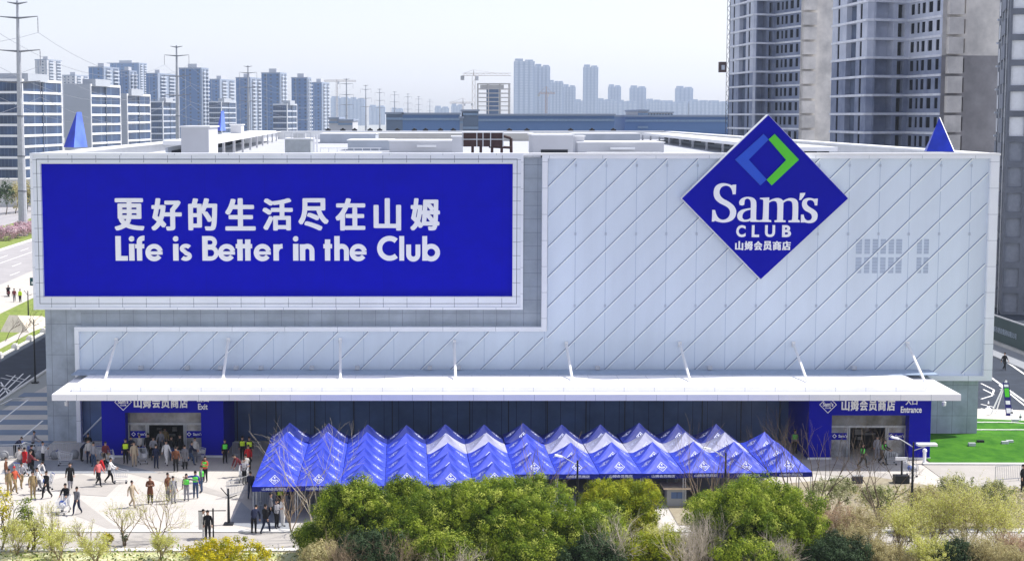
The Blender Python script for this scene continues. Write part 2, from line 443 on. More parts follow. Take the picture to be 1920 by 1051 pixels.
def clip_rib(c, x0, x1, z0, z1, y, s):        # line z = s*x + c inside a rectangle
    xa, xb = max(x0, (z0 - c) / s), min(x1, (z1 - c) / s)
    if xb - xa > .3: rib(xa, s * xa + c, xb, s * xb + c, y)
S = 1.0
c0 = fz(297) - fx(1080)
k = -14
while k < 45:
    c = c0 - k * SP * S
    clip_rib(c, gx1 + .05, gxr - .05, zb + .12, zt - .05, Yg, S)
    k += 1
c0 = fz(620) - fx(240)
for k in range(-3, 22):
    c = c0 - k * SP * S
    clip_rib(c, gx0 + .05, gx1 - .25, zb + .12, zm - .05, Yg, S)
# clips where ribs meet the panel seams
clip_m = mat('clip_metal', (.47, .53, .63), .5)
for x in np.arange(fx(1077) + .025, gxr - .5, SP):
    for z in (fz(572), fz(438), fz(310)): MB().box(x - .07, x + .07, Yg - .05, Yg, z - .10, z + .10).build('panel_clip', clip_m, store)
# louvred windows behind the frosted screen
def lou(px0, px1, py0, py1):
    b = MB(); x0, x1, z0, z1 = fx(px0), fx(px1), fz(py1), fz(py0); n = 5
    for i in range(n):
        za = z0 + (z1 - z0) * i / n; b.box(x0, x1, Yg - .012, Yg, za, za + (z1 - z0) / n * .9)
    b.build('louvre_window', mat('louvre_ghost', (.43, .505, .63), .4, .05), store)
for a, c in ((1602, 1613), (1618, 1628), (1633, 1643), (1648, 1658), (1663, 1673), (1677, 1688), (1716, 1725), (1729, 1738)):
    lou(a, c, 447, 475); lou(a, c, 481, 511)
# dark curtain wall under the canopy
MB().box(fx(148), fx(1743), .12, .5, 0, zb - .6).build('curtain_wall', dark_glass, store)
w = MB()
for a, c in (((150, 752), (195, 712)), ((150, 822), (196, 776))):
    p, q = aty(a[0], a[1], .1), aty(c[0], c[1], .1); w.tube(p, q, .06, n=6)
w.build('cross_rail', fin_metal, store)
for x in np.arange(fx(440), fx(1515), 2.9): MB().box(x, x + .07, .06, .12, 0, zb - .6).build('mullion', mat('mullion_dark', (.05, .07, .10), .4), store)
# canopy
CF = atd(830, 739, 109.4)
cz = CF.z
xl, xr = atd(97, 740, 109.4).x, atd(1802, 745, 109.4).x
YF = CF.y
can = MB()
can.prism([(xl, YF), (xr, YF), (xr, -.64), (xl, -.64)], cz - .43, cz)
cano = can.build('canopy', fascia, store)
can = MB(); can.prism([(xl + 1.1, YF + 1.2), (xr - 2.0, YF + 1.2), (xr - 2.0, -.66), (xl + 1.1, -.66)], cz + .001, cz + .30)
can.build('canopy_upper_slab', fascia, cano)
w = MB(); w.box(gx0, fx(1743), -3.0 , -.645, cz + .301, cz + .36); w.build('canopy_shade_strip', mat('canopy_shade_blue', (.30, .38, .50), .5), cano)  # flat blue sheet painting the building's shadow on the canopy rear
sx = [(218, 638, 197, 711), (428, 638, 418, 709), (638, 638, 638, 710), (852, 642, 854, 711), (1062, 645, 1073, 712), (1275, 645, 1294, 714), (1488, 645, 1514, 716), (1702, 645, 1735, 717)]
for a, b_, c, d_ in sx:
    p = aty(a, b_, -.45); r_ = ray(c, d_); q = Vector((0, -D, H)) + r_ * ((cz + .33 - H) / r_.z)
    m_ = MB(); m_.tube(p, q, .10, n=8); m_.box(q.x - .16, q.x + .16, q.y - .2, q.y + .2, cz + .305, cz + .38); m_.box(p.x - .12, p.x + .12, -.5, -.3, p.z - .2, p.z + .2)
    m_.build('tie_rod', white_metal, cano)
for px in (265, 352, 414, 443, 490, 585, 670, 806, 860, 1120, 1330, 1600):
    m_ = MB(); p = aty(px, 693, -.8); m_.box(p.x - .16, p.x + .16, -1.2, -.66, cz + .42, cz + .66); m_.box(p.x - .05, p.x + .05, -1.0, -.9, cz + .36, cz + .42)
    m_.build('floodlight', pale_steel, cano)
for px, py in ((125, 757), (1770, 757)):
    p = atd(px, py, 114); m_ = MB(); m_.box(p.x - .05, p.x + .05, p.y - .05, p.y + .05, p.z + .15, cz - .43); m_.lathe((p.x, p.y, p.z), [(.05, -.16), (.15, -.1), (.16, .05), (.16, .16)], 10); m_.build('dome_camera', [white_metal], cano)
# entrance portals
def portal(px0, px1, pyb, dx0, dx1, kind, tx0, tx1, wx0, wx1, word, cjk, logo, dtop):
    d = gnd(px0, pyb).y + D; y = d - D
    x0, x1 = atd(px0, pyb, d).x, atd(px1, pyb, d).x; zt_ = cz - .44
    a, b_ = atd(dx0, pyb, d).x, atd(dx1, pyb, d).x; zd = atd(dx0, dtop, d).z
    m_ = MB(); m_.box(x0, a, y, .1, 0, zt_); m_.box(b_, x1, y, .1, 0, zt_); m_.box(a, b_, y + .003, .1, zd, zt_ - .002)
    po = m_.build(kind, blue_panel, store)
    MB().box(x0 - .05, a + .02, y - .06, y, .02, .16).build('plinth', white_metal, po); MB().box(b_ - .02, x1 + .05, y - .06, y, .02, .16).build('plinth', white_metal, po)
    # glazed lobby front set inside
    yy = y + .9; aa, bb = a + .02, b_ - .02; wdt = bb - aa
    m_ = MB(); m_.box(aa, bb, yy, yy + .08, zd - .9, zd - .02); m_.build('transom_window', mat('lobby_glass', (.17, .18, .20), .12, .6, .6, spec=.9), po)
    m_ = MB()
    for u in (0, .235, .26, .74, .765, .985): m_.box(aa + wdt * u, aa + wdt * u + .10, yy - .04, yy + .1, 0, zd - .9)
    m_.box(aa, bb, yy - .05, yy + .1, zd - 1.05, zd - .9)
    m_.build('door_frame', steel, po)
    for u0, u1 in ((.02, .24), (.765, .98)):
        dr = MB(); dr.box(aa + wdt * u0 + .06, aa + wdt * u1, yy, yy + .05, .02, zd - 1.06)
        dr = dr.build('glass_door', mat('door_glass', (.26, .27, .28), .12, .7, .9, spec=.9), po)
        m_ = MB(); m_.box(aa + wdt * u0 + .06, aa + wdt * u1, yy - .03, yy - .003, 1.25, 1.75); m_.build('door_band', blue_panel, dr)
        xa_ = aa + wdt * (u0 * .6 + u1 * .4)
        sign_text('door_lettering', 'Sam’s', xa_ + .1, xa_ + .75, 1.42, 1.62, yy - .035, letter_white, dr, .02, .01)
        outline_d = outline([[(0, 1), (1, 0), (0, -1), (-1, 0)], [(0, .6), (.6, 0), (0, -.6), (-.6, 0)]]); fit(outline_d, xa_ - .35, xa_ - .02, 1.36, 1.68, yy - .035, .01); outline_d.materials.append(letter_white); link('door_emblem', outline_d, dr)
    m_ = MB(); m_.box(aa, bb, yy + 2.8, yy + 2.9, 0, zd); m_.box(aa, bb, yy + .1, yy + 2.8, zd + .002, zd + .05); m_.build('lobby_wall', mat('lobby_dark', (.03, .03, .035), .8, .5, 1.2), po)
    m_ = MB()
    for i in range(7):
        u = rnd.uniform(.28, .7); z_ = rnd.uniform(.6, 2.2); m_.box(aa + wdt * u, aa + wdt * u + rnd.uniform(.3, .9), yy + 2.7, yy + 2.795 - i * .003, z_, z_ + rnd.uniform(.1, .5))
    m_.build('lobby_notice', mat('notice', (.45, .44, .42), .6, .3), po)
    Z = lambda py: atd(px0, py, d).z
    X = lambda px: atd(px, pyb, d).x
    n = 6; wch = (tx1 - tx0) / n
    for i, ch in enumerate('山姆会员商店'):
        sign_text('letter', ch, X(tx0 + wch * i + wch * .06), X(tx0 + wch * (i + 1) - wch * .06), Z(cjk), Z(cjk - 21), y - .003, letter_white, po, .035, .07)
    sign_text('lettering', word, X(wx0), X(wx1), Z(cjk + (3 if kind == 'exit_portal' else 4)), Z(cjk - 8), y - .003, letter_white, po, .02, .05)
    sign_text('lettering', '出口' if kind == 'exit_portal' else '入口', X((wx0 + wx1) / 2 - 11), X((wx0 + wx1) / 2 + 11), Z(cjk - 11), Z(cjk - 22), y - .003, letter_white, po, .02, .05)
    # small diamond emblem with the word inside
    lx = X(logo); lz = Z(cjk - 11); r_ = .62
    em = outline([[(0, 1), (1, 0), (0, -1), (-1, 0)], [(0, .9), (.9, 0), (0, -.9), (-.9, 0)]]); fit(em, lx - r_, lx + r_, lz - r_, lz + r_, y - .003, .03); em.materials.append(letter_white); link('emblem', em, po)
    sign_text('emblem_lettering', 'Sam’s', lx - r_ * .6, lx + r_ * .6, lz - .12, lz + .18, y - .003, letter_white, po, .03, .03)
    sign_text('emblem_lettering', 'CLUB', lx - r_ * .35, lx + r_ * .35, lz - .28, lz - .17, y - .003, letter_white, po, .03, .03)
    return po
portal(192, 420, 857, 236, 378, 'exit_portal', 252, 355, 373, 391, 'Exit', 764, 233, 773)
portal(1515, 1743, 861, 1558, 1703, 'entrance_portal', 1574, 1676, 1686, 1725, 'Entrance', 769, 1550, 778)

# ============================================================ BILLBOARD
bx0, bx1, bz0, bz1 = fx(62, -1.3), fx(980, -1.3), fz(580, -1.3), fz(287, -1.3)
ix0, ix1, iz0, iz1 = fx(80, -1.3), fx(961, -1.3), fz(556, -1.3), fz(307, -1.3)
bb = thing('billboard', 'huge blue framed billboard with white Chinese and English slogan on the left of the facade', 'billboard', ((bx0 + bx1) / 2, -1.3, bz0))
L0 = bb.location
def lb(b, name, m): # build in world coordinates, then shift under the board
    o = b.build(name, m, bb); o.location = -L0; return o
f = MB()
f.box(bx0, bx1, -1.3, -.025, iz1, bz1 - .004); f.box(bx0, bx1, -1.3, -.025, bz0, iz0); f.box(bx0, ix0, -1.3, -.025, iz0, iz1); f.box(ix1, bx1, -1.3, -.025, iz0, iz1)
fo = lb(f, 'frame', frame_grey)
f = MB(); e = .16
f.box(bx0 - .02, bx1 + .02, -1.38, -1.301, bz1 - e, bz1); f.box(bx0 - .02, bx1 + .02, -1.38, -1.301, bz0, bz0 + e); f.box(bx0 - .02, bx0 + e, -1.378, -1.301, bz0 + e, bz1 - e); f.box(bx1 - e, bx1 + .02, -1.378, -1.301, bz0 + e, bz1 - e)
lb(f, 'outer_trim', frame_plain)
f = MB(); gw = .04; gi = .42
f.box(bx0 + gi, bx1 - gi, -1.306, -1.3005, bz1 - gi - gw, bz1 - gi); f.box(bx0 + gi, bx1 - gi, -1.306, -1.3005, bz0 + gi, bz0 + gi + gw); f.box(bx0 + gi, bx0 + gi + gw, -1.305, -1.3005, bz0 + gi + gw, bz1 - gi - gw); f.box(bx1 - gi - gw, bx1 - gi, -1.305, -1.3005, bz0 + gi + gw, bz1 - gi - gw)
lb(f, 'shadow_gap', mat('shadow_gap', (.10, .12, .15), .7))
f = MB(); f.box(ix0, ix1, -.95, -.9, iz0, iz1); lb(f, 'display_face', blue)
f = MB(); e = .09
f.box(ix0 - .02, ix1 + .02, -1.34, -1.301, iz1, iz1 + e); f.box(ix0 - .02, ix1 + .02, -1.34, -1.301, iz0 - e, iz0); lb(f, 'inner_trim', white_metal)
YB = -.955
BXp = lambda zx: fx(140 + zx / 2.526, YB)
BZp = lambda zy: fz(340 + zy / 2.526, YB)
boxes = [('更', 195, 335), ('好', 368, 512), ('的', 543, 680), ('生', 717, 860), ('活', 893, 1036), ('尽', 1062, 1205), ('在', 1237, 1378), ('山', 1417, 1547), ('姆', 1590, 1730)]
for ch, a, c in boxes:
    o = sign_text('letter', ch, BXp(a), BXp(c), BZp(232), BZp(79), YB, letter_white, bb, .042, .16); o.location = -L0
def stroke(m_, pts, w_, lay, closed=False):    # ribbon of width w_ along points (zoomed picture units -> metres)
    n = len(pts); P_ = [Vector((p[0], p[1])) for p in pts]; Lf, Rt = [], []
    for i in range(n):
        if closed: a, c = P_[i - 1], P_[(i + 1) % n]
        else: a, c = P_[max(0, i - 1)], P_[min(n - 1, i + 1)]
        t = (c - a).normalized(); nn = Vector((-t.y, t.x)) * w_ / 2; Lf.append(P_[i] + nn); Rt.append(P_[i] - nn)
    y0_, y1_ = YB - .16 - lay * .003, YB
    rng = range(n if closed else n - 1)
    W = lambda q, y: (BXp(q.x), y, BZp(q.y))
    for i in rng:
        j = (i + 1) % n
        m_.hexa([W(Lf[i], y0_), W(Lf[j], y0_), W(Lf[j], y1_), W(Lf[i], y1_), W(Rt[i], y0_), W(Rt[j], y0_), W(Rt[j], y1_), W(Rt[i], y1_)])
def arc(cx, cy, rx, ry, a0, a1, n=18): return [(cx + rx * math.cos(R(a0 + (a1 - a0) * i / n)), cy - ry * math.sin(R(a0 + (a1 - a0) * i / n))) for i in range(n + 1)]
TW = 25
def glyph(ch, x):
    m_ = MB(); B_, X_, A_ = 374, 297, 258; h2 = TW / 2
    if ch == 'L': stroke(m_, [(x + h2, A_), (x + h2, B_)], TW, 0); stroke(m_, [(x + TW, B_ - 11), (x + 57, B_ - 11)], 22, 1)
    elif ch == 'i': stroke(m_, [(x + h2, X_ - 2), (x + h2, B_)], TW, 0); stroke(m_, arc(x + h2, 271, 6.5, 6.5, 0, 360, 12), 13, 1)
    elif ch == 'l': stroke(m_, [(x + h2 - 1, A_), (x + h2 - 1, B_)], TW - 2, 0)
    elif ch == 'f': stroke(m_, [(x + 20, B_), (x + 20, 290)] + arc(x + 40, 285, 20, 17, 180, 80, 8), TW - 1, 0); stroke(m_, [(x, 306), (x + 42, 306)], 20, 1)
    elif ch == 't': stroke(m_, [(x + 20, 274), (x + 20, B_)], TW, 0); stroke(m_, [(x, 306), (x + 41, 306)], 20, 1)
    elif ch == 'T': stroke(m_, [(x + 20, 274), (x + 20, B_)], TW, 0); stroke(m_, [(x + 57, 274), (x + 57, B_)], TW, 0); stroke(m_, [(x, 306), (x + 77, 306)], 20, 1)
    elif ch == 'e': stroke(m_, arc(x + 41, 336, 30, 30, 12, 325, 26), 22, 0); stroke(m_, [(x + 14, 338), (x + 80, 338)], 15, 1)
    elif ch == 's': stroke(m_, arc(x + 31, 317, 19, 13, 25, 240, 12) + arc(x + 30, 353, 19, 13, 80, -150, 14), 19, 0)
    elif ch == 'B':
        stroke(m_, [(x + h2, A_), (x + h2, B_)], TW, 0)
        stroke(m_, [(x + 20, 268)] + arc(x + 38, 288, 21, 20, 90, -90, 12) + [(x + 20, 308)], 20, 1)
        stroke(m_, [(x + 20, 313)] + arc(x + 40, 338, 26, 26, 90, -90, 12) + [(x + 20, 364)], 20, 2)
    elif ch == 'r': stroke(m_, [(x + h2, 297), (x + h2, B_)], TW, 0); stroke(m_, arc(x + 42, 330, 26, 24, 175, 88, 8), 22, 1)
    elif ch == 'n': stroke(m_, [(x + h2, 297), (x + h2, B_)], TW, 0); stroke(m_, arc(x + 35, 328, 22, 22, 160, 0, 12) + [(x + 57, B_)], 23, 1)
    elif ch == 'h': stroke(m_, [(x + h2, A_), (x + h2, B_)], TW, 0); stroke(m_, arc(x + 35, 328, 22, 22, 160, 0, 12) + [(x + 57, B_)], 23, 1)
    elif ch == 'u': stroke(m_, [(x + 12, 298), (x + 12, 342)] + arc(x + 34, 345, 22, 22, 180, 360, 14) + [(x + 56, 298)], 23, 0)
    elif ch == 'b': stroke(m_, [(x + 11, A_), (x + 11, B_)], TW - 2, 0); stroke(m_, arc(x + 42, 336, 30, 30, 0, 360, 28), 23, 1)
    elif ch == 'C': stroke(m_, arc(x + 60, 316, 47, 47, 48, 312, 30), 24, 0)
    o = m_.build('letter', letter_white, bb); o.location = -L0
for ch, x in (('L', 197), ('i', 261), ('f', 290), ('e', 338), ('i', 469), ('s', 498), ('B', 607), ('e', 681), ('T', 765), ('e', 850), ('r', 943), ('i', 1036), ('n', 1068), ('t', 1179), ('h', 1231), ('e', 1303), ('C', 1432), ('l', 1538), ('u', 1570), ('b', 1647)):
    glyph(ch, x)

# ============================================================ DIAMOND SIGN
YD = -1.35
ds = thing('diamond_sign', 'giant blue diamond sign with white lettering and blue and green chevrons above the facade edge', 'sign', (fx(1432, YD), -.6, fz(523, YD)))
L1 = ds.location.copy()
def dz(o): o.location = -L1; return o
XD = lambda px: fx(px, YD)
ZD = lambda py: fz(py, YD)
dia = [(1277, 372), (1427, 523), (1587, 372), (1435, 216)]
m_ = MB(); n = 4
P_ = [(XD(a), ZD(b_)) for a, b_ in dia]
m_.hexa([(P_[0][0], YD, P_[0][1]), (P_[1][0], YD, P_[1][1]), (P_[1][0], -.5, P_[1][1]), (P_[0][0], -.5, P_[0][1]),
         (P_[3][0], YD, P_[3][1]), (P_[2][0], YD, P_[2][1]), (P_[2][0], -.5, P_[2][1]), (P_[3][0], -.5, P_[3][1])])
dz(m_.build('sign_box', mat('diamond_blue', (.0, .001, .37), .6, .05, .8, spec=.06), ds))
m_ = MB()
for i in range(4):
    a, c = P_[i], P_[(i + 1) % 4]; cx_, cz_ = (P_[0][0] + P_[2][0]) / 2, (P_[1][1] + P_[3][1]) / 2
    o_ = lambda p: (p[0] + (p[0] - cx_) * .008, p[1] + (p[1] - cz_) * .008)
    A2, C2 = o_(a), o_(c)
    m_.hexa([(a[0], YD + .05, a[1]), (c[0], YD + .05, c[1]), (c[0], -.5, c[1]), (a[0], -.5, a[1]), (A2[0], YD + .05, A2[1]), (C2[0], YD + .05, C2[1]), (C2[0], -.5, C2[1]), (A2[0], -.5, A2[1])])
dz(m_.build('edge_trim', white_metal, ds))
def dsign(splines, mtl, name='letter', sc=2.92, ox=1250, oy=200, y=YD, thick=.1, sm=False):
    pts = [[(XD(ox + a / sc), ZD(oy + b_ / sc)) for a, b_ in s_] for s_ in splines]
    if sm: pts = [smooth_pts(p) for p in pts]
    al = [q for p in pts for q in p]; me = outline(pts)
    fit(me, min(a for a, _ in al), max(a for a, _ in al), min(b_ for _, b_ in al), max(b_ for _, b_ in al), y, thick)
    me.materials.append(mtl); return dz(link(name, me, ds))
dsign([[(363, 290), (515, 150), (543, 180), (437, 290), (537, 398), (503, 430)]], logo_blue, 'chevron')
dsign([[(575, 150), (710, 290), (565, 430), (537, 400), (641, 292), (543, 180)]], logo_green, 'chevron')
T = dict(sc=7.005, ox=1320, oy=330, sm=True)
dsign([[(400,112),(396,238),(358,240),(350,190),(325,145),(285,125),(245,127),(205,148),(185,185),(183,225),(200,265),(235,298),(290,325),(345,360),(385,400),(408,450),(405,510),(380,560),(335,592),(280,608),(225,610),(170,600),(130,585),(118,596),(92,596),(95,442),(130,445),(145,500),(175,550),(215,572),(260,572),(300,550),(322,515),(330,470),(315,430),(280,400),(230,375),(180,350),(135,310),(112,265),(107,210),(118,155),(150,115),(200,95),(245,92),(300,102),(345,122),(360,112)]], letter_white, **T)
dsign([[(442,350),(450,320),(480,290),(530,272),(580,272),(630,285),(660,315),(670,360),(668,480),(668,565),(675,574),(708,578),(706,600),(598,600),(596,585),(560,597),(500,600),(450,585),(425,550),(422,510),(435,475),(470,445),(520,430),(598,418),(598,345),(585,310),(560,295),(535,297),(515,315),(512,350),(510,375),(485,387),(455,380)], [(598,440),(545,450),(505,475),(488,510),(490,550),(515,572),(560,572),(598,550)]], letter_white, **T)
dsign([[(715,300),(718,285),(835,280),(836,325),(870,305),(930,285),(975,290),(1010,312),(1015,325),(1060,300),(1110,285),(1165,292),(1200,315),(1218,360),(1216,570),(1240,580),(1242,606),(1095,606),(1095,582),(1135,578),(1145,560),(1145,370),(1130,335),(1100,322),(1060,325),(1022,350),(1020,575),(1055,582),(1055,604),(912,604),(912,580),(945,575),(947,375),(930,335),(900,325),(865,330),(832,350),(832,570),(865,578),(868,602),(711,600),(711,580),(750,572),(757,560),(762,330),(755,310)]], letter_white, **T)
dsign([[(1238,222),(1305,220),(1295,255),(1252,312),(1230,315)]], letter_white, **T)
dsign([[(1470,295),(1465,385),(1435,385),(1428,350),(1410,325),(1380,312),(1345,318),(1328,340),(1330,372),(1355,398),(1400,425),(1445,455),(1472,490),(1472,550),(1450,590),(1405,615),(1350,618),(1300,605),(1285,608),(1256,608),(1257,505),(1290,505),(1300,550),(1325,578),(1360,585),(1390,570),(1403,540),(1395,505),(1365,480),(1310,455),(1280,420),(1265,380),(1268,335),(1295,300),(1340,285),(1385,287),(1430,300),(1445,295)]], letter_white, **T)
def dl(ch, a, c, zy0, zy1, bold):
    return dz(sign_text('letter', ch, XD(1320 + a / 7.005), XD(1320 + c / 7.005), ZD(330 + zy1 / 7.005), ZD(330 + zy0 / 7.005), YD, letter_white, ds, bold, .1))
for ch, a, c in (('C', 413, 535), ('L', 617, 712), ('U', 790, 920), ('B', 1014, 1130)): dl(ch, a, c, 643, 800, .035)
for i, ch in enumerate('山姆会员商店'): dl(ch, 402 + i * 123, 508 + i * 124.5, 852, 972, .042)

# ============================================================ ROOF FURNITURE
def roofbox(name, label, cat, x0, x1, yt, d, dep, m, z0=RZ, parts=None):
    a, b_ = atd(x0, yt, d), atd(x1, yt, d)
    t = thing(name, label, cat, ((a.x + b_.x) / 2, d - D + dep / 2, z0)); w_, h_ = (b_.x - a.x) / 2, a.z - z0
    MB().box(-w_, w_, -dep / 2, dep / 2, 0, h_ - .12).build('body', m, t)
    MB().box(-w_ - .12, w_ + .12, -dep / 2 - .12, dep / 2 + .12, h_ - .12, h_).build('cap', white_metal, t)
    return t, w_, h_, dep
rw = mat('roof_render', (.56, .57, .60), .8, .05, .4); rg = mat('roof_render_grey', (.42, .46, .52), .8, .08, .4); rb = mat('roof_render_beige', (.50, .49, .46), .8, .05, .4)
def door(t, x, w2, z0, h, dep, m, name='door'): MB().box(x - w2, x + w2, -dep / 2 - .05, -dep / 2 - .002, z0, z0 + h).build(name, m, t)
roofbox('roof_penthouse', 'tall white box standing on the roof behind the billboard', 'roof box', 339, 391, 236, 124, 5, rw)
t, w2, h2, dp = roofbox('roof_hatch_room', 'small pale roof room with a dark framed opening right of the billboard', 'roof room', 1000, 1075, 252, 150, 8, rw)
door(t, .1, 1.25, 0, .95, dp, black_metal, 'doorway'); door(t, .1, .55, .1, .65, dp + .1, mat('void', (.02, .025, .04), .9))
roofbox('roof_wall_block', 'long pale roof block behind the left roof fence', 'roof block', 600, 704, 250, 240, 12, rg)
roofbox('roof_wall_block', 'low grey roof block in front of the long pale roof wall', 'roof block', 652, 735, 262, 190, 8, rg)
t, w2, h2, dp = roofbox('roof_wall_block', 'white roof block beside the brown cooling unit', 'roof block', 730, 868, 263, 175, 9, rw)
MB().box(-1, 1.1, -dp / 2 - .4, -dp / 2 - .01, .7, .95).build('vent_hood', white_metal, t)
roofbox('roof_wall_block', 'wide pale roof wall along the far middle of the roof', 'roof block', 704, 1000, 249, 262, 6, rb)
roofbox('roof_plinth', 'small square white plinth left of the brown cooling unit', 'roof box', 848, 868, 255, 168, 3, rw)
t, w2, h2, dp = roofbox('roof_wall_block', 'white roof block with canopy vent left of the diamond sign', 'roof block', 1085, 1245, 266, 170, 9, rw)
MB().box(-1.2, 1.4, -dp / 2 - .5, -dp / 2 - .01, .55, .8).build('vent_hood', white_metal, t)
roofbox('roof_wall_block', 'grey roof block at the back right of the roof', 'roof block', 1075, 1200, 250, 255, 8, rg)
roofbox('roof_plinth', 'white stepped plinth on the roof left of the diamond sign', 'roof box', 1078, 1096, 254, 172, 3, rw)
roofbox('roof_cabinet', 'small white cabinet on the far left roof edge', 'roof box', 432, 452, 233, 210, 3, rw, z0=HT)
# side roof screens: sloped white slab on posts, openings beneath
def rscreen(px0, py0, px1, py1, d0, d1, label, side, n):
    a, b_ = atd(px0, py0, d0), atd(px1, py1, d1)
    t = thing('roof_screen', label, 'roof screen', (a.x, a.y, RZ)); L_ = Vector(a)
    m_ = MB(); u = Vector((b_.x - a.x, b_.y - a.y, 0)); w_ = 4.2 * side
    zt0, zt1 = a.z, b_.z
    pts = [(0, 0), (u.x, u.y), (u.x + w_, u.y), (w_, 0)]
    if side < 0: pts = [pts[i] for i in (0, 3, 2, 1)]
    zz = lambda p, dz_: (p[0], p[1], (zt0 + (zt1 - zt0) * (p[1] / u.y)) - RZ + dz_)
    m_.hexa([zz(p, -.35) for p in pts] + [zz(p, 0) for p in pts]); m_.build('slab', white_metal, t)
    m_ = MB(); m_.obox((w_ * .9, 0), (u.x + w_ * .9, u.y), .2, 0, min(zt0, zt1) - RZ - .36); m_.build('back_wall', rg, t)
    for i in range(n + 1):
        q = u * (i / n); m_ = MB(); m_.box(q.x - .12, q.x + .12, q.y - .12, q.y + .12, 0, zz((q.x, q.y), 0)[2] - .36); m_.build('post', rw, t)
    for i in range(n):
        q = u * ((i + .5) / n); k_ = w_ * .86
        m_ = MB(); m_.box(q.x + k_ - .05, q.x + k_ + .05, q.y - u.y / n * .38, q.y + u.y / n * .38, .35, 1.0); m_.build('opening', mat('void', (.02, .025, .04), .9), t)
rscreen(396, 264, 518, 245, 140, 262, 'white roof screen on posts along the left roof edge', -1, 9)
rscreen(1480, 276, 1205, 249, 140, 270, 'white roof screen on posts along the right roof edge', 1, 10)
# chiller, cooling unit, rail, pipes
t, w2, h2, dp = roofbox('chiller', 'grey box chiller with rails on top on the left of the roof', 'chiller', 534, 582, 259, 150, 4, mat('chiller_grey', (.36, .39, .41), .6))
for i in range(5):
    x = -w2 + i * w2 / 2; MB().box(x - .03, x + .03, -dp / 2, -dp / 2 + .06, h2, h2 + .5).build('rail_post', pale_steel, t)
MB().box(-w2, w2, -dp / 2 + .001, -dp / 2 + .05, h2 + .45, h2 + .5).build('rail', pale_steel, t)
MB().box(-.5, .6, -.8, .5, h2, h2 + .42).build('fan_housing', steel, t)
for x in (w2 + .25, w2 + .55): MB().box(x, x + .12, -dp / 2, -dp / 2 + .15, 0, h2 + .3).build('pipe', white_metal, t)
brown = mat('cooler_brown', (.055, .03, .03), .7, .3)
p = atd(867, 249, 142); q = atd(944, 275, 142)
t = thing('cooling_unit', 'dark brown slatted cooling unit on legs behind the billboard top', 'cooling unit', ((p.x + q.x) / 2, p.y, RZ)); w2 = (q.x - p.x) / 2; za, zb_ = q.z - RZ, p.z - RZ
MB().box(-w2, w2, 0, 2.2, za, zb_).build('coil', brown, t)
for x in (-w2, -w2 * .32, -w2 * .02, w2 * .35, w2 - .08): MB().box(x, x + .08, -.06, -.002, za, zb_).build('upright', pale_steel, t)
MB().box(-w2, w2, -.05, -.002, (za + zb_) / 2, (za + zb_) / 2 + .07).build('crossbar', pale_steel, t)
MB().box(-w2, w2, -.1, 2.3, zb_, zb_ + .08).build('lid', white_metal, t)
for x in (-w2 * .5, -w2 * .1, w2 * .45, w2 * .92):
    MB().box(x - .12, x + .12, .2, .45, 0, za).build('leg', brown, t)
m_ = MB(); m_.tube((w2, 1, zb_ - .3), (w2 + .7, 1, zb_ - .5), .12); m_.tube((w2 + .7, 1, zb_ - .5), (w2 + .75, 1, 0), .14); m_.tube((w2 * .3, .6, za), (w2 + .7, .6, za - .1), .12); m_.build('pipework', brown, t)
# roof rails on the far parapet: small vents
vused = [False]
vp = tag(MB().box(-.45, .45, -.3, .3, 0, .28).lathe((0, 0, .28), [(.2, 0), (.22, .12), (.1, .2)], 8).build('roof_vent', black_metal), 'x', 'roof vent')
vx = (615, 643, 665, 694, 712, 745, 777, 798, 826, 850, 955, 988, 1070, 1110, 1150)
for i, px in enumerate(vx):
    c = atd(px, 246, BACK + D - .5); place(vp, vused, (c.x, BACK - .45, HT + .1), 0, 'small dark vent on the far roof edge, number %s from the left' % ('first second third fourth fifth sixth seventh eighth ninth tenth eleventh twelfth thirteenth fourteenth fifteenth'.split()[i]), 'dark vents on the far roof edge')
t = thing('roof_handrail', 'low white handrail on the roof right of the grey chiller', 'handrail', (atd(600, 270, 150).x, 150 - D, RZ))
w_ = atd(715, 270, 150).x - atd(600, 270, 150).x; hr = atd(600, 277, 150).z - RZ
MB().box(0, w_, -.03, .03, hr - .06, hr).build('rail', white_metal, t); MB().box(0, w_, -.03, .03, hr * .5, hr * .5 + .05).build('rail', white_metal, t)
for i in range(8): MB().box(w_ * i / 7.3, w_ * i / 7.3 + .06, -.031, .031, 0, hr - .06).build('rail_post', white_metal, t)
for k_, (x0, x1, yy, zz) in enumerate(((760, 860, 150, .5), (955, 1000, 145, .6), (1100, 1240, 158, .45))):
    a, b_ = atd(x0, 280, yy), atd(x1, 280, yy); m_ = MB(); m_.tube((a.x, yy - D, HT - .9), (b_.x, yy - D, HT - .9), .14, n=8); m_.tube((a.x, yy - D, HT - .9), (a.x, yy - D, RZ), .14, n=8)
    tag(m_.build('roof_pipe', steel), ['grey roof pipe left of the brown cooling unit', 'short grey roof pipe right of the brown cooling unit', 'long grey roof pipe left of the diamond sign'][k_], 'pipe', 'pipes lying on the store roof')
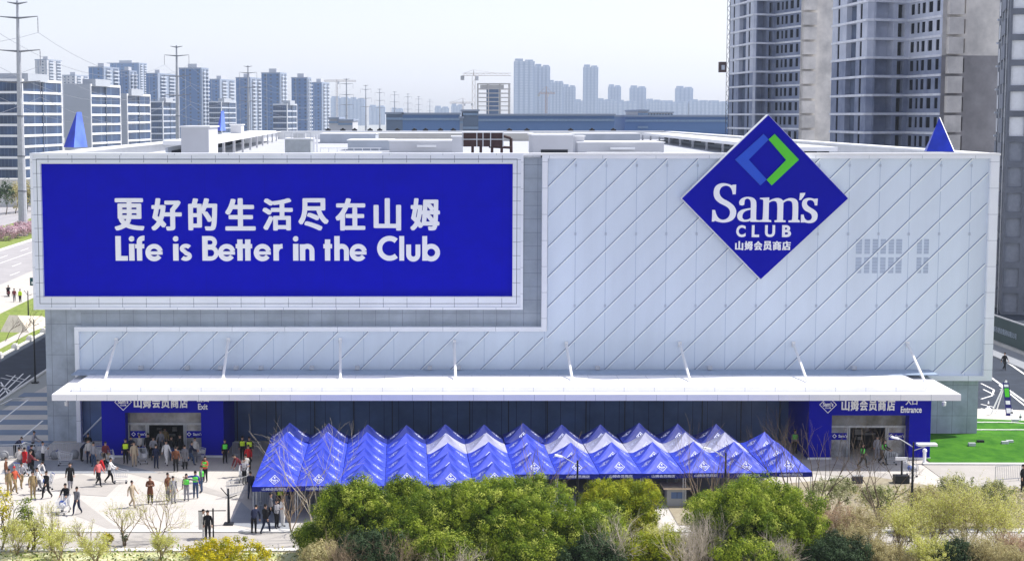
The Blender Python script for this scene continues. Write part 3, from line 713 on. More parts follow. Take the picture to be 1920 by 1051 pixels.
# two slim blue fins and one on the right: diamond signs of the side walls seen on edge
def sidefin(px0, pxt, px1, pyt, pyb, d, label, flip):
    a, b_, c = atd(px0, pyb, d), atd(px1, pyb, d), atd(pxt, pyt, d)
    t = thing('side_sign', label, 'sign', ((a.x + b_.x) / 2, a.y, a.z)); O = t.location
    ln = 4.2
    A, B_, C = Vector((a.x, a.y, a.z)) - O, Vector((b_.x, a.y + 1.0, b_.z)) - O, Vector((c.x, a.y + .5, c.z)) - O
    Bm = Vector(((a.x * .35 + b_.x * .65), a.y - 1.2, a.z)) - O if not flip else Vector((a.x * .3 + b_.x * .7, a.y - 1.2, a.z)) - O
    Ct = C + Vector((.25, .6, 0))
    m_ = MB(); m_.poly([A, Bm, C]); m_.poly([A, C, Ct, A + Vector((.3, 1.6, 0))]); m_.build('blue_face', mat('side_sign_blue', (.02, .05, .55), .35, .25, .6), t)
    m_ = MB(); m_.poly([Bm, B_, Ct, C]); m_.poly([B_, A + Vector((.3, 1.6, 0)), Ct]); m_.build('return_edge', mat('side_sign_light' if not flip else 'white_metal', (.12, .20, .66), .35, .25, .6) if not flip else white_metal, t)
sidefin(119, 141, 159, 210, 276, 128, 'blue triangular sign tip on the front left roof edge', False)
sidefin(406, 414, 421, 208, 245, 200, 'small blue triangular sign tip on the far left roof edge', False)
sidefin(1737, 1765, 1798, 220, 284, 124, 'blue triangular sign tip with white edge on the right roof edge', True)
# ============================================================ THE CITY BEHIND
ORD = 'first second third fourth fifth sixth seventh eighth ninth tenth eleventh twelfth thirteenth fourteenth fifteenth sixteenth'.split()
city_blue = mat('city_wall_blue', (.11, .20, .39), .8, .08, .02)
city_blue2 = mat('city_wall_deep', (.075, .155, .33), .8, .08, .02)
city_side = mat('city_wall_side', (.27, .32, .41), .8, .06, .02)
city_pale = mat('city_wall_pale', (.50, .51, .54), .8, .06, .02)
city_glass = mat('city_glass', (.018, .045, .115), .4, .5, .12, spec=.2, grid=(((0, 1.5, .10, 0), (1, 1.5, .10, 0)), (.12, .17, .25)))
city_win = mat('city_window', (.05, .08, .14), .2, .4, .05, spec=.6)
balcony_w = mat('balcony_white', (.50, .54, .61), .7, .05)
office_panel = mat('office_panel', (.42, .45, .50), .7, .05, .05, grid=(((2, 4.0, .06, 0),), (.36, .39, .44)))
GZ = -.03
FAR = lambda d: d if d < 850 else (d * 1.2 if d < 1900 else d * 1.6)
def kx(px): r = ray(px, YH); return r.x / r.y
def corner(px0, pxm, px1, d, th):
    d = FAR(d)
    c, s = math.cos(R(th)), math.sin(R(th)); xm = kx(pxm) * d
    a = (xm - kx(px0) * d) / (c + kx(px0) * s); b = (kx(px1) * d - xm) / (s - kx(px1) * c)
    C_ = Vector((xm, d - D)); A = C_ + Vector((-c, s)) * a; B_ = C_ + Vector((s, c)) * b
    return A, C_, B_, A + (B_ - C_), a, b
def tower(name, label, cat, px0, pxm, px1, yt, d, th=10, style='flat', group=None, base=0):
    A, C_, B_, E_, a, b = corner(px0, pxm, px1, d, th)
    d = FAR(d); h = atd(pxm, yt, d).z
    t = thing(name, label, cat, (C_.x, C_.y, 0), 0, group)
    S_ = lambda p: (p.x - C_.x, p.y - C_.y)
    P4 = [S_(A), (0, 0), S_(B_), S_(E_)]
    tl = Vector(S_(A)).normalized(); tr = Vector(S_(B_)).normalized(); nl = Vector((-tr.x, -tr.y)); nr = Vector((-tl.x, -tl.y))
    if style in ('band', 'bandblank', 'bandall'):
        m_ = MB(); m_.prism(P4, 0, h, 0); m_.build('glass_wall', city_glass, t)
        n = max(4, round(h / 4.0)); fh = h / n
        for i in range(n + 1):
            m_ = MB(); z0, z1 = (i * fh - .55, i * fh + .35) if i < n else (h - .1, h + .9)
            m_.obox(-tr * .02, Vector(S_(B_)), -.3, z0, z1)
            if style != 'bandblank': m_.obox(Vector(S_(A)), tl * -.3, -.3, z0, z1)
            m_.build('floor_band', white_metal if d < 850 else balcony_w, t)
        if style == 'bandblank':
            MB().obox(Vector(S_(A)), tl * .0, -.35, 0, h + .9).build('end_wall', office_panel, t)
        for u in (0, .5, 1):
            p = Vector(S_(B_)) * u; MB().obox(p - tr * .3, p + tr * .3, -.42, 0, h + .9).build('mullion', white_metal if u != .5 else city_win, t)
        MB().prism([(q[0] * .5 + 2, q[1] * .5 + 2) for q in P4], h, h + 3).build('roof_plant', office_panel, t)
        return t
    m_ = MB(); m_.prism(P4, 0, h - .01, 0); m_.build('wall', city_blue if style == 'flat' else (city_blue2 if style == 'deep' else city_pale), t)
    MB().prism([(q[0] * 1.02, q[1] * 1.02) for q in P4], h, h + 1.0).build('roof', city_side, t)
    cx_, cy_ = sum(q[0] for q in P4) / 4, sum(q[1] for q in P4) / 4
    MB().prism([(cx_ + (q[0] - cx_) * .4, cy_ + (q[1] - cy_) * .4) for q in P4], h + 1.0, h + 4.2).build('roof_house', city_pale, t)
    n = max(4, round(h / 3.1)); fh = h / n; lo = max(0, int((H - 12 * d / 1000) / fh))
    # right-hand face: sunlit side painted paler, with balconies and windows; left-hand face: a few window columns
    MB().obox((0, 0), S_(B_), -.15, 0, h - .02).build('side_wall', city_side if style != 'pale' else city_pale, t)
    bal = None; wl = None
    for i in range(n):
        z = i * fh
        for u0, u1 in ((.12, .42), (.60, .92)):
            p, q = tr * (b * u0), tr * (b * u1)
            if bal is None or True:
                m_ = MB(); m_.obox(p, q, -1.3, z, z + 1.05, 0, -.15 * 0 - .16); o = m_.build('balcony', balcony_w, t)
                m_ = MB(); m_.obox(p + tr * .3, q - tr * .3, -.06, z + 1.1, z + fh - .3, 0, -.152); m_.build('window', city_win, t)
    for u in ((.2, .55, .85) if a > 14 else (.4,)):
        p, q = tl * (a * u), tl * (a * u - 1.6)
        for i in range(n):
            m_ = MB(); m_.obox(p, q, -.05, i * fh + 1.0, i * fh + 2.4, 0, -.002); m_.build('window', city_win, t)
    for u in (.02, .7):
        p, q = tl * (a * u + .5), tl * (a * u); MB().obox(p, q, -.5, 0, h).build('pilaster', city_side, t)
    return t
tower('office_building', 'nearest glass office block with white floor bands behind the large pylon', 'office building', -70, 42, 115, 152, 620, 7, 'bandall')
tower('office_building', 'grey-ended office block with white bands beside the left blue sign tip', 'office building', 121, 170, 225, 161, 700, 6, 'bandblank')
tower('office_building', 'smaller grey-ended office block right of the taller grey-ended one', 'office building', 226, 238, 281, 179, 760, 6, 'bandblank')
tower('office_building', 'low hazy banded office block left of the second pylon', 'office building', 281, 305, 332, 192, 900, 8, 'bandall')
tower('office_building', 'low hazy banded office block behind the small far blue sign tip', 'office building', 392, 415, 442, 192, 1000, 8, 'bandall')
tower('office_building', 'low round-topped banded block between the tall blue towers', 'office building', 512, 538, 556, 197, 900, 8, 'bandall')
G_ = 'hazy blue apartment towers left of centre'
for lab, a, m0, c, yt, d, sty in (
    ('pale beige apartment tower farthest left behind the glass office block', 68, 90, 118, 113, 1350, 'pale'),
    ('low pale apartment block right of the pale beige tower', 118, 142, 168, 142, 1500, 'pale'),
    ('blue apartment tower above the grey-ended office block', 168, 196, 225, 127, 1150, 'flat'),
    ('short pale-topped apartment tower between two blue ones', 225, 244, 258, 134, 1200, 'flat'),
    ('broad flat-topped tower slab behind the short pale-topped one', 203, 262, 277, 119, 1700, 'flat'),
    ('blue apartment tower just left of the second pylon', 275, 297, 330, 139, 1200, 'flat'),
    ('tallest deep blue apartment tower just right of the second pylon', 337, 379, 392, 129, 1100, 'deep'),
    ('balconied apartment tower right of the tallest deep blue one', 392, 413, 441, 150, 1250, 'flat'),
    ('blue apartment tower behind the third pylon', 443, 470, 491, 147, 1150, 'flat'),
    ('deep blue apartment tower behind the low round-topped block', 491, 526, 538, 138, 1100, 'deep'),
    ('blue apartment tower second from the right of the group', 547, 577, 584, 147, 1150, 'deep'),
    ('blue apartment tower at the right end of the group', 583, 604, 618, 156, 1250, 'flat')):
    tower('apartment_tower', lab, 'apartment tower', a, m0, c, yt, d, 10, sty, G_)
# very far towers, ribbed shafts with stepped tops
hazed_wall = mat('hazed_wall', (.30, .37, .49), .8, .05, .01); hazed_bay = mat('hazed_bay', (.42, .47, .56), .8, .05, .01); hazed_win = mat('hazed_window', (.24, .32, .46), .6, .1, .01)  # pale bluish tones carry the distance haze in the colour
def shaft(label, px0, px1, yt, d, group, steps=2, cat='tower block', name='tower_block', ribs=4):
    d = FAR(d); x0, x1 = kx(px0) * d, kx(px1) * d; w_ = x1 - x0; h = atd(px0, yt, d).z
    t = thing(name, label, cat, ((x0 + x1) / 2, d - D, 0), 0, group); dp = w_ * .7
    MB().box(-w_ / 2, w_ / 2, 0, dp, 0, h - 3).build('wall', hazed_wall, t)
    for i in range(ribs):
        u = -w_ / 2 + w_ * (i + .12) / ribs; MB().box(u, u + w_ / ribs * .55, -1.6, -.01, 0, h - (3 if i % 2 else 1)).build('bay', hazed_bay, t)
    for i in range(steps):
        u = -w_ / 2 + w_ * (i + .1) / steps; MB().box(u, u + w_ / steps * .75, 1, dp * .8, h - 2.99, h + (2 if i == 0 else 0)).build('roof_crown', hazed_wall, t)
    n = max(3, int(h / 3.2))
    b_ = MB()
    for i in range(n): b_.box(-w_ / 2 + .6, w_ / 2 - .6, -1.7, -1.61, i * h / n * .96 + 1, i * h / n * .96 + 2.2)
    o = b_.build('window_rows', hazed_win, t); o['kind'] = 'stuff'
    return t
G2 = 'faint far tower blocks near the centre of the skyline'
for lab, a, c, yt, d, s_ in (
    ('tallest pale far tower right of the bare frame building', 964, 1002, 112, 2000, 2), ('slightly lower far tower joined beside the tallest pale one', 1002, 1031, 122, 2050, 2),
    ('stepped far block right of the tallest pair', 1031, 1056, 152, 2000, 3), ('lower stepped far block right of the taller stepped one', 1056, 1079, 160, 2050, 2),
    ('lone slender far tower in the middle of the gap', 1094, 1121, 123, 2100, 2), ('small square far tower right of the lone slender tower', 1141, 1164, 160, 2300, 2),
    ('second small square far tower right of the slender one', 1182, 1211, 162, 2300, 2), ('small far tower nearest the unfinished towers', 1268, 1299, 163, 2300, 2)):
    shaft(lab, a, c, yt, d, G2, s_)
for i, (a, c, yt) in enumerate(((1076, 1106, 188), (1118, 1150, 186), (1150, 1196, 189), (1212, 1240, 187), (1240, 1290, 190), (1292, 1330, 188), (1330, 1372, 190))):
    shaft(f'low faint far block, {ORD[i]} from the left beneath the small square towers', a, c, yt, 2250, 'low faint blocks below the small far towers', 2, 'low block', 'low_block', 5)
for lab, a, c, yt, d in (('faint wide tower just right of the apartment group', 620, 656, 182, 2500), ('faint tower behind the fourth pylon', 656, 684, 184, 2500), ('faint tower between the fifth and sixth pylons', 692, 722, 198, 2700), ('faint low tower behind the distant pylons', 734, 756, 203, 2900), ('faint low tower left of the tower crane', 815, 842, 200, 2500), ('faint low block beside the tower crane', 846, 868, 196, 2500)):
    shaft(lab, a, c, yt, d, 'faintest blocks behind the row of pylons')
# low buildings right behind the store
def lowblock(label, segs, d, m, cat='low building', name='low_building'):
    t = thing(name, label, cat, (kx(segs[0][0]) * d, d - D, 0)); X = kx(segs[0][0]) * d
    for k, (a, c, yt, mm) in enumerate(segs):
        x0, x1 = kx(a) * d - X, kx(c) * d - X; h = atd(a, yt, d).z
        MB().box(x0, x1, 0 + .01 * k, 30, 0, h).build('wall', mm, t)
        n = int(h / 3.6)
        for i in range(n): MB().box(x0, x1, -.4, -.01 + .01 * k, i * h / n + 2.6, i * h / n + 3.2).build('floor_band', mat('band_blue', (.20, .29, .42), .6), t)
        MB().box(x0 - .3, x1 + .3, -.5, 30.3, h, h + .5).build('roof', city_side, t)
    return t
lowblock('long low dark blue glazed building behind the store roof', [(724, 755, 214, city_glass), (755, 862, 215, city_blue), (862, 868, 222, city_side), (868, 897, 209, city_glass), (897, 1152, 217, city_blue)], 430, None)
lowblock('pale blue lower continuation building left of the unfinished towers', [(1172, 1400, 219, city_blue), (1196, 1215, 209, city_pale)], 450, None)
lowblock('small white low building below the faint wide tower', [(617, 634, 223, city_pale), (634, 661, 227, city_pale)], 480, None)
t = lowblock('white building with dark window slots beside the blue low building', [(1213, 1262, 212, city_pale)], 620, None)
for i in range(9): MB().box(i * 1.1 + .4, i * 1.1 + .75, -.6, -.42, 18, 25).build('window', city_win, t)
# bare concrete frame building
d = 900; t = thing('frame_building', 'bare concrete frame building with open floors beside the tower crane', 'construction', (kx(926) * d, d - D, 0)); w2 = (kx(957) - kx(895)) * d / 2
fm = mat('raw_concrete_pale', (.50, .49, .48), .9, .1)
tops = [156, 166, 174, 182, 190, 198, 206, 214, 222, 230]
for i, y in enumerate(tops):
    z = atd(900, y, d).z; MB().box(-w2, w2, 0, 14, z - .45, z).build('floor_slab', fm, t)
ztop = atd(900, 156, d).z
for x in (-w2 + .1, -w2 * .36, w2 * .36, w2 - .7):
    for y in (.1, 7, 13.3): MB().box(x, x + .6, y, y + .6, 0, ztop - .46).build('column', fm, t)
MB().box(-w2 * .42, w2 * .3, 2, 11, 0, atd(900, 166, d).z - .46).build('core', city_blue, t)
MB().box(-w2 * .8, w2 * .6, 1, 12, atd(900, 166, d).z, atd(900, 159, d).z).build('roof_room', fm, t)
def crane(label, px, yt, yj, pl, pr, d, m):
    t = thing('tower_crane', label, 'crane', (kx(px) * d, d - D, 0)); zt_, zj = atd(px, yt, d).z, atd(px, yj, d).z
    xl_, xr_ = (kx(pl) - kx(px)) * d, (kx(pr) - kx(px)) * d; r = .16 * d / 900
    m_ = MB()
    for sx_, sy in ((-.8, -.8), (.8, -.8), (.8, .8), (-.8, .8)): m_.tube((sx_, sy, 0), (sx_, sy, zj), r, n=4)
    z = 0; i = 0
    while z < zj - 2: m_.tube((-.8 if i % 2 else .8, -.8, z), (.8 if i % 2 else -.8, -.8, z + 2.2), r * .7, n=3); z += 2.2; i += 1
    m_.build('mast', m, t)
    m_ = MB()
    for y_, dz_ in ((-.6, 0), (.6, 0), (0, 1.3)): m_.tube((xl_, y_, zj + dz_), (xr_, y_, zj + dz_), r, n=4)
    x = xl_; i = 0
    while x < xr_ - 1.6: m_.tube((x, -.6, zj), (x + 1.6, 0, zj + 1.3), r * .7, n=3); m_.tube((x + 1.6, 0, zj + 1.3), (min(x + 3.2, xr_), -.6, zj), r * .7, n=3); x += 3.2
    m_.build('jib', m, t)
    m_ = MB(); m_.tube((0, 0, zj), (0, 0, zt_), r * 3, r, n=4); m_.tube((0, 0, zt_), (xl_ * .85, 0, zj + 1.3), r * .5, n=3); m_.tube((0, 0, zt_), (xr_ * .6, 0, zj + 1.3), r * .5, n=3); m_.build('cat_head', m, t)
    e = xl_ if abs(xl_) < abs(xr_) else xr_
    MB().box(e - 1, e + 1, -.8, .8, zj - 2.4, zj - .05).build('counterweight', concrete, t)
    MB().box(.9, 2.6, -1, .6, zj - 2.6, zj - .3).build('cab', city_pale, t)
crane('tower crane with short left jib beside the bare frame building', 888, 131, 142, 867, 958, 880, mat('crane_pale', (.55, .50, .46), .6))
crane('faint tower crane in front of the stepped far block', 1024, 162, 176, 1010, 1040, 1500, mat('crane_rust', (.36, .25, .22), .7))
crane('faint tower crane right of the apartment group', 632, 149, 153, 600, 668, 1700, mat('crane_pale', (.5, .5, .5)))
crane('tiny crane among the distant pylons', 868, 184, 194, 843, 885, 1700, mat('crane_pale', (.5, .5, .5)))
# ============================================================ POWER LINE
pyl = mat('pylon_grey', (.33, .35, .39), .6, .15)
pts = []
def pylon(px, yt, base, label, yarms, ha=1.0):
    d_ = (47 - H) * F / (YH - yt)
    x = kx(px) * d_
    t = thing('power_pylon', label, 'pylon', (x, d_ - D, 0), 0, 'tubular pylons of the power line')
    hh = 47 if px != 38 else 47.0
    m_ = MB(); nseg = 5
    prof = [(.95, 0), (.85, 10), (.72, 20), (.55, 30), (.38, 40), (.22, hh)]
    m_.lathe((0, 0, 0), prof, 12); m_.build('pole', pyl if px != 38 else mat('pylon_near', (.42, .44, .48), .55, .1), t)
    for z, w_ in ((46.6, 2.0), (43.8, 4.0), (37.2, 4.3), (31.0, 4.2)):
        m_ = MB()
        for s in (-1, 1): m_.tube((0, 0, z - .25), (s * w_, 0, z + .1), .22, .08, n=5)
        m_.box(-.5, .5, -.4, .4, z - .35, z - .1); m_.build('cross_arm', mat('pylon_dark', (.16, .17, .20), .6), t)
        if w_ > 3:
            for s in (-1, 1):
                m_ = MB(); m_.lathe((s * w_, 0, z - 3.1), [(.03, 0), (.09, .3), (.05, .6), (.09, 1.0), (.05, 1.4), (.09, 1.8), (.05, 2.2), (.09, 2.6), (.03, 3.1)], 6); m_.build('insulator', mat('insulator', (.20, .20, .24), .5), t)
    for z in (9, 16, 24): MB().lathe((0, 0, z), [(1.05 - z * .012, 0), (1.05 - z * .012, .25)], 12).build('flange', mat('pylon_dark', (.16, .17, .20), .6), t)
    pts.append(Vector((x, d_ - D, 0)))
for i, (px, yt) in enumerate(((38, 5), (333, 87), (466, 124), (650, 148), (686, 160), (712, 167), (740, 172), (765, 176), (785, 181), (806, 186))):
    pylon(px, yt, 0, ('largest nearest steel pylon beside the billboard' if i == 0 else f'{ORD[i]} steel pylon counted from the largest one on the left'), None)
p0 = pts[0] + Vector((0, -190, 0)); allp = [p0] + pts[:4]
for s in (-1, 1):
    for z, w_ in ((40.7, 4.0), (34.1, 4.3), (27.9, 4.2)):
        m_ = MB()
        for a, b_ in zip(allp, allp[1:]):
            pr = None
            for i in range(15):
                u = i / 14; q = a.lerp(b_, u) + Vector((s * w_, 0, z - 4 * 6.0 * u * (1 - u)))
                if pr is not None: m_.tube(pr, q, .045, n=3, caps=False)
                pr = q
        tag(m_.build('power_line', mat('wire', (.25, .27, .32), .5)), f'thin {["left","right"][s > 0]} side overhead wire hanging from the {["top","middle","lowest"][int((z < 40) + (z < 30))]} long pylon arms', 'wire')
# ============================================================ UNFINISHED TOWERS (right)
rawA = mat('raw_wall_pale', (.66, .69, .78), .9, .14, .25, .1, col2=(.46, .50, .60))
rawB = mat('raw_wall_dark', (.30, .34, .45), .9, .14, .3, .1, col2=(.18, .215, .32))
rawW = mat('raw_wall_beige_lit', (.78, .74, .69), .9, .12, .25, .1, col2=(.48, .46, .44))  # beige plaster with the sunlit faces' brightness painted in
slabm = mat('slab_edge', (.76, .78, .84), .85, .12, .6)
FH = 3.06
def P2(px, d): return Vector((kx(px) * d, d - D))
def facade(t, a, b, nf, holes, name='facade_bay', dep=1.0, zsw=31, up=0, lo=1, mats=None, z0=0):
    L_ = (b - a).length; tv = (b - a) / L_; nv = Vector((-tv.y, tv.x)); b_ = MB()
    nv = nv if nv.y > 0 else -nv                       # into the building
    us = sorted({0, 1} | {h[0] for h in holes} | {h[1] for h in holes}); vs = sorted({0, 1} | {h[2] for h in holes} | {h[3] for h in holes})
    O = Vector((t.location.x, t.location.y))
    def pt(u, z, k=0): q = a + tv * (L_ * u) + nv * k - O; return (q.x, q.y, z)
    for f_ in range(nf):
        zb_ = z0 + f_ * FH; mi = up if zb_ > zsw else lo
        for i in range(len(us) - 1):
            for j in range(len(vs) - 1):
                u0, u1, v0, v1 = us[i], us[i + 1], vs[j], vs[j + 1]; um, vm = (u0 + u1) / 2, (v0 + v1) / 2
                hit = [h for h in holes if h[0] < um < h[1] and h[2] < vm < h[3]]
                if not hit: b_.quad(pt(u0, zb_ + v0 * FH), pt(u1, zb_ + v0 * FH), pt(u1, zb_ + v1 * FH), pt(u0, zb_ + v1 * FH), mi)
        for h in holes:
            u0, u1, v0, v1 = h[:4]; k = h[4] if len(h) > 4 else dep; z0_, z1_ = zb_ + v0 * FH, zb_ + v1 * FH; bi = h[5] if len(h) > 5 else 2
            b_.quad(pt(u0, z0_), pt(u0, z1_), pt(u0, z1_, k), pt(u0, z0_, k), mi); b_.quad(pt(u1, z0_), pt(u1, z0_, k), pt(u1, z1_, k), pt(u1, z1_), mi)
            b_.quad(pt(u0, z0_), pt(u0, z0_, k), pt(u1, z0_, k), pt(u1, z0_), mi); b_.quad(pt(u0, z1_), pt(u1, z1_), pt(u1, z1_, k), pt(u0, z1_, k), mi)
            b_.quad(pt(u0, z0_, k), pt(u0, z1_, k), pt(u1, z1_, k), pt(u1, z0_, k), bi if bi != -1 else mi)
    return b_.build(name, mats or [rawA, rawB, mat('painted_dark_interior', (.006, .008, .016), 1, .4, .4, spec=0), mat('shade_interior', (.10, .13, .20), .9, .3, .3)], t)  # opening backs coloured near black to paint the unlit rooms behind
def slabs(t, pts_, nf, out=.22, z0=0, th=.38):
    O = Vector((t.location.x, t.location.y))
    for f_ in range(nf):
        m_ = MB()
        for k_, (a, b) in enumerate(zip(pts_, pts_[1:])):
            m_.obox(a - O, b - O, -out, z0 + f_ * FH - th / 2 + .003 * k_, z0 + f_ * FH + th / 2 + .003 * k_, 0, 0.01)
        m_.build('floor_slab', slabm, t)
NF = 20
bay = [(.16, .22, .10, .90, .12), (.42, .70, .08, .92, .9, 3), (.80, .86, .10, .90, .12)]
win = [(.05, .16, .28, .84, .10), (.24, .32, .28, .84, .14), (.39, .49, .28, .84, .10), (.58, .71, .28, .84, .14), (.82, .92, .28, .84, .10)]
rec = [(.06, .56, .10, .97, 1.6, -1), (.68, .88, .12, .86, .9)]
slot = [(.36, .395, .12, .85, .7)]
def closed(t, pts_, h):
    O = Vector((t.location.x, t.location.y)); b_ = MB()
    q = [p - O for p in pts_]; back = [q[-1] + Vector((5, 22)), q[0] + Vector((9, 22))]
    ring = q + back
    for a, b in ((q[-1], back[0]), (back[0], back[1]), (back[1], q[0])): b_.quad((a.x, a.y, 0), (b.x, b.y, 0), (b.x, b.y, h), (a.x, a.y, h))
    b_.poly([(p.x, p.y, h) for p in ring]); b_.build('rear_wall', rawB, t)
tA = thing('unfinished_tower', 'farther unfinished concrete tower directly right of the construction hoist', 'unfinished tower', (*P2(1363, 350), 0), 0, 'unfinished apartment towers')
pa = [P2(1365, 372), P2(1410, 351), P2(1415, 351), P2(1450, 353), P2(1498, 341), P2(1558, 343)]
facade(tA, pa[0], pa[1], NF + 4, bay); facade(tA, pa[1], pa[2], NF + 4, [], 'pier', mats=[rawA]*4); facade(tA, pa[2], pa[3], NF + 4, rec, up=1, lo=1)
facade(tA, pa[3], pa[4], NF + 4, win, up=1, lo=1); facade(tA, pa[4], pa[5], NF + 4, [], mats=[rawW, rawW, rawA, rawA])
slabs(tA, pa[:5], NF + 4)
O = Vector((tA.location.x, tA.location.y))
for f_ in range(5, NF + 4):
    p, q = pa[4].lerp(pa[5], .04) - O, pa[4].lerp(pa[5], .44) - O
    MB().obox(p, q, -.9, f_ * FH + .25, f_ * FH + FH - .25, 0, -.01).build('boxed_bay', rawW, tA)
closed(tA, pa, (NF + 4) * FH)
tB = thing('unfinished_tower', 'nearer unfinished concrete tower behind the right end of the store roof', 'unfinished tower', (*P2(1555, 262), 0), 0, 'unfinished apartment towers')
pb = [P2(1557, 286), P2(1622, 266), P2(1634, 266), P2(1700, 269), P2(1762, 256), P2(1870, 258)]
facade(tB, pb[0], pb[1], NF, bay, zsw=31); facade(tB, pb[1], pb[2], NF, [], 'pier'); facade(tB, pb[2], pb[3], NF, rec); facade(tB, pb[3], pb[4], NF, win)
facade(tB, pb[4], pb[5], NF, slot, mats=[rawW, mat('plaster_grey_brown', (.27, .26, .27), .9, .2, .3, .1), mat('painted_dark_interior', (.012, .018, .035)), rawB], zsw=32)
slabs(tB, pb[:5], NF)
O = Vector((tB.location.x, tB.location.y))
for f_ in range(4, NF):
    p, q = pb[4].lerp(pb[5], .07) - O, pb[4].lerp(pb[5], .32) - O
    MB().obox(p, q, -.9, f_ * FH + .2, f_ * FH + FH - .22, 0, -.01).build('boxed_bay', rawW, tB)
    if f_ % 1 == 0:
        p = pb[5] - O + Vector((.3, -.2)); MB().box(p.x, p.x + .9, p.y - .5, p.y + .3, f_ * FH + .5, f_ * FH + .8).build('scaffold_bracket', balcony_w, tB)
closed(tB, pb, NF * FH)
tC = thing('unfinished_tower', 'dark unfinished tower with white window boards at the right picture edge', 'unfinished tower', (*P2(1886, 196), 0), 0, 'unfinished apartment towers')
pc = [P2(1868, 226), P2(1889, 196), P2(2080, 193)]
mC = [mat('tower_dark_wall', (.15, .165, .20), .9, .2, .3), mat('tower_dark_wall', (.15, .165, .20)), mat('white_board', (.78, .80, .84), .6, .05), mat('grey_board', (.24, .26, .31), .8, .1)]
facade(tC, pc[0], pc[1], 7, [(.2, .36, .2, .8, .4, 3), (.55, .85, .2, .8, .4, 3)], mats=mC); facade(tC, pc[0], pc[1], 10, [(.2, .36, .2, .8, .3, 2), (.55, .85, .2, .8, .4, 3)], mats=mC, z0=7 * FH)
facade(tC, pc[1], pc[2], 7, [(.02, .17, .1, .86, .3, 3), (.22, .36, .2, .8, .5, 3), (.42, .58, .1, .86, .4, 3), (.65, .9, .2, .8, .5, 3)], mats=mC)
facade(tC, pc[1], pc[2], 10, [(.02, .17, .1, .86, .3, 2), (.22, .36, .2, .8, .5, 2), (.42, .58, .1, .86, .4, 2), (.65, .9, .2, .8, .5, 2)], mats=mC, z0=7 * FH)
O = Vector((tC.location.x, tC.location.y))
for u in (.25, .5, .75, .97): p = pc[0].lerp(pc[1], u) - O; MB().tube((p.x - .5, p.y - .5, 0), (p.x - .5, p.y - .5, 50), .07, n=5).build('scaffold_pole', steel, tC)
for f_ in range(1, 16):
    p = pc[0].lerp(pc[1], .3) - O; MB().box(p.x - .9, p.x + .3, p.y - .9, p.y - .5, f_ * FH, f_ * FH + .25).build('scaffold_bracket', balcony_w, tC)
closed(tC, pc, 17 * FH)
# hoist on the far tower
hp = P2(1363, 350); t = thing('construction_hoist', 'brown hoist cage on a thin lattice mast left of the unfinished towers', 'hoist', (hp.x - .2, hp.y - 1.2, 0))
m_ = MB()
for s in (-.3, .3): m_.tube((s, 0, 0), (s, 0, 66), .06, n=4)
for i in range(66): m_.tube((-.3 if i % 2 else .3, 0, i), (.3 if i % 2 else -.3, 0, i + 1), .05, n=3)
m_.build('mast', mat('hoist_dark', (.06, .06, .07), .7), t)
z = atd(1356, 136, 350).z; m_ = MB(); m_.box(-1.9, -.4, -.8, .8, z, z + 2.2); ca = m_.build('cage', mat('hoist_brown', (.07, .035, .035), .7), t)
MB().box(-1.5, -.8, -.83, -.802, z + .5, z + 1.5).build('cage_window', balcony_w, ca)
# ============================================================ ROADSIDE, RIGHT
a, b_ = gnd(1845, 637), gnd(1935, 672)
t = thing('site_hoarding', 'long dark green site hoarding with faint white lettering along the right road', 'hoarding', (a.x, a.y, 0)); v = Vector((b_.x - a.x, b_.y - a.y)); v = v.normalized() * 34
ho = MB().obox((0, 0), v, .12, 0, 3.0).build('panel', mat('hoarding_green', (.035, .06, .065), .6, .15, .3), t)
MB().obox(-v.normalized() * .1, v * 1.002, .2, 3.0, 3.12, 0, -.04).build('cap_rail', steel, t)
MB().obox(v * -.002, v * 1.001, .3, 0, .45, 0, -.32).build('plinth', concrete, t)
def text_plan(name, body, s0, s1, z0, z1, m, parent, v, off):   # lettering on an upright panel running along v
    me = text_raw(body); me.materials.clear(); me.materials.append(m)
    n = len(me.vertices); co = np.empty(n * 3, dtype=np.float32); me.vertices.foreach_get('co', co); co = co.reshape(-1, 3); mn, mx = co.min(0), co.max(0)
    u = (co[:, 0] - mn[0]) / (mx[0] - mn[0]); s = s0 + u * (s1 - s0); tv = v.normalized(); nv = Vector((tv.y, -tv.x)) if tv.x > 0 or True else 0
    out = np.empty_like(co); k = off + (co[:, 2] - mn[2]) / (mx[2] - mn[2]) * .03
    out[:, 0] = tv.x * s + nv.x * k; out[:, 1] = tv.y * s + nv.y * k; out[:, 2] = z0 + (co[:, 1] - mn[1]) / (mx[1] - mn[1]) * (z1 - z0)
    me.vertices.foreach_set('co', out.ravel()); me.update(); return link(name, me, parent)

def along(px):
    best = min(((abs((a.x + v.normalized().x * s) / (a.y + v.normalized().y * s + D) - kx(px)), s) for s in np.arange(0, 34, .05))); return best[1]
me_s = text_plan('lettering', '城市建设集团有限公司', along(1877), along(1921), 1.35, 1.95, mat('hoarding_lettering', (.30, .36, .44), .7), ho, v, .02)
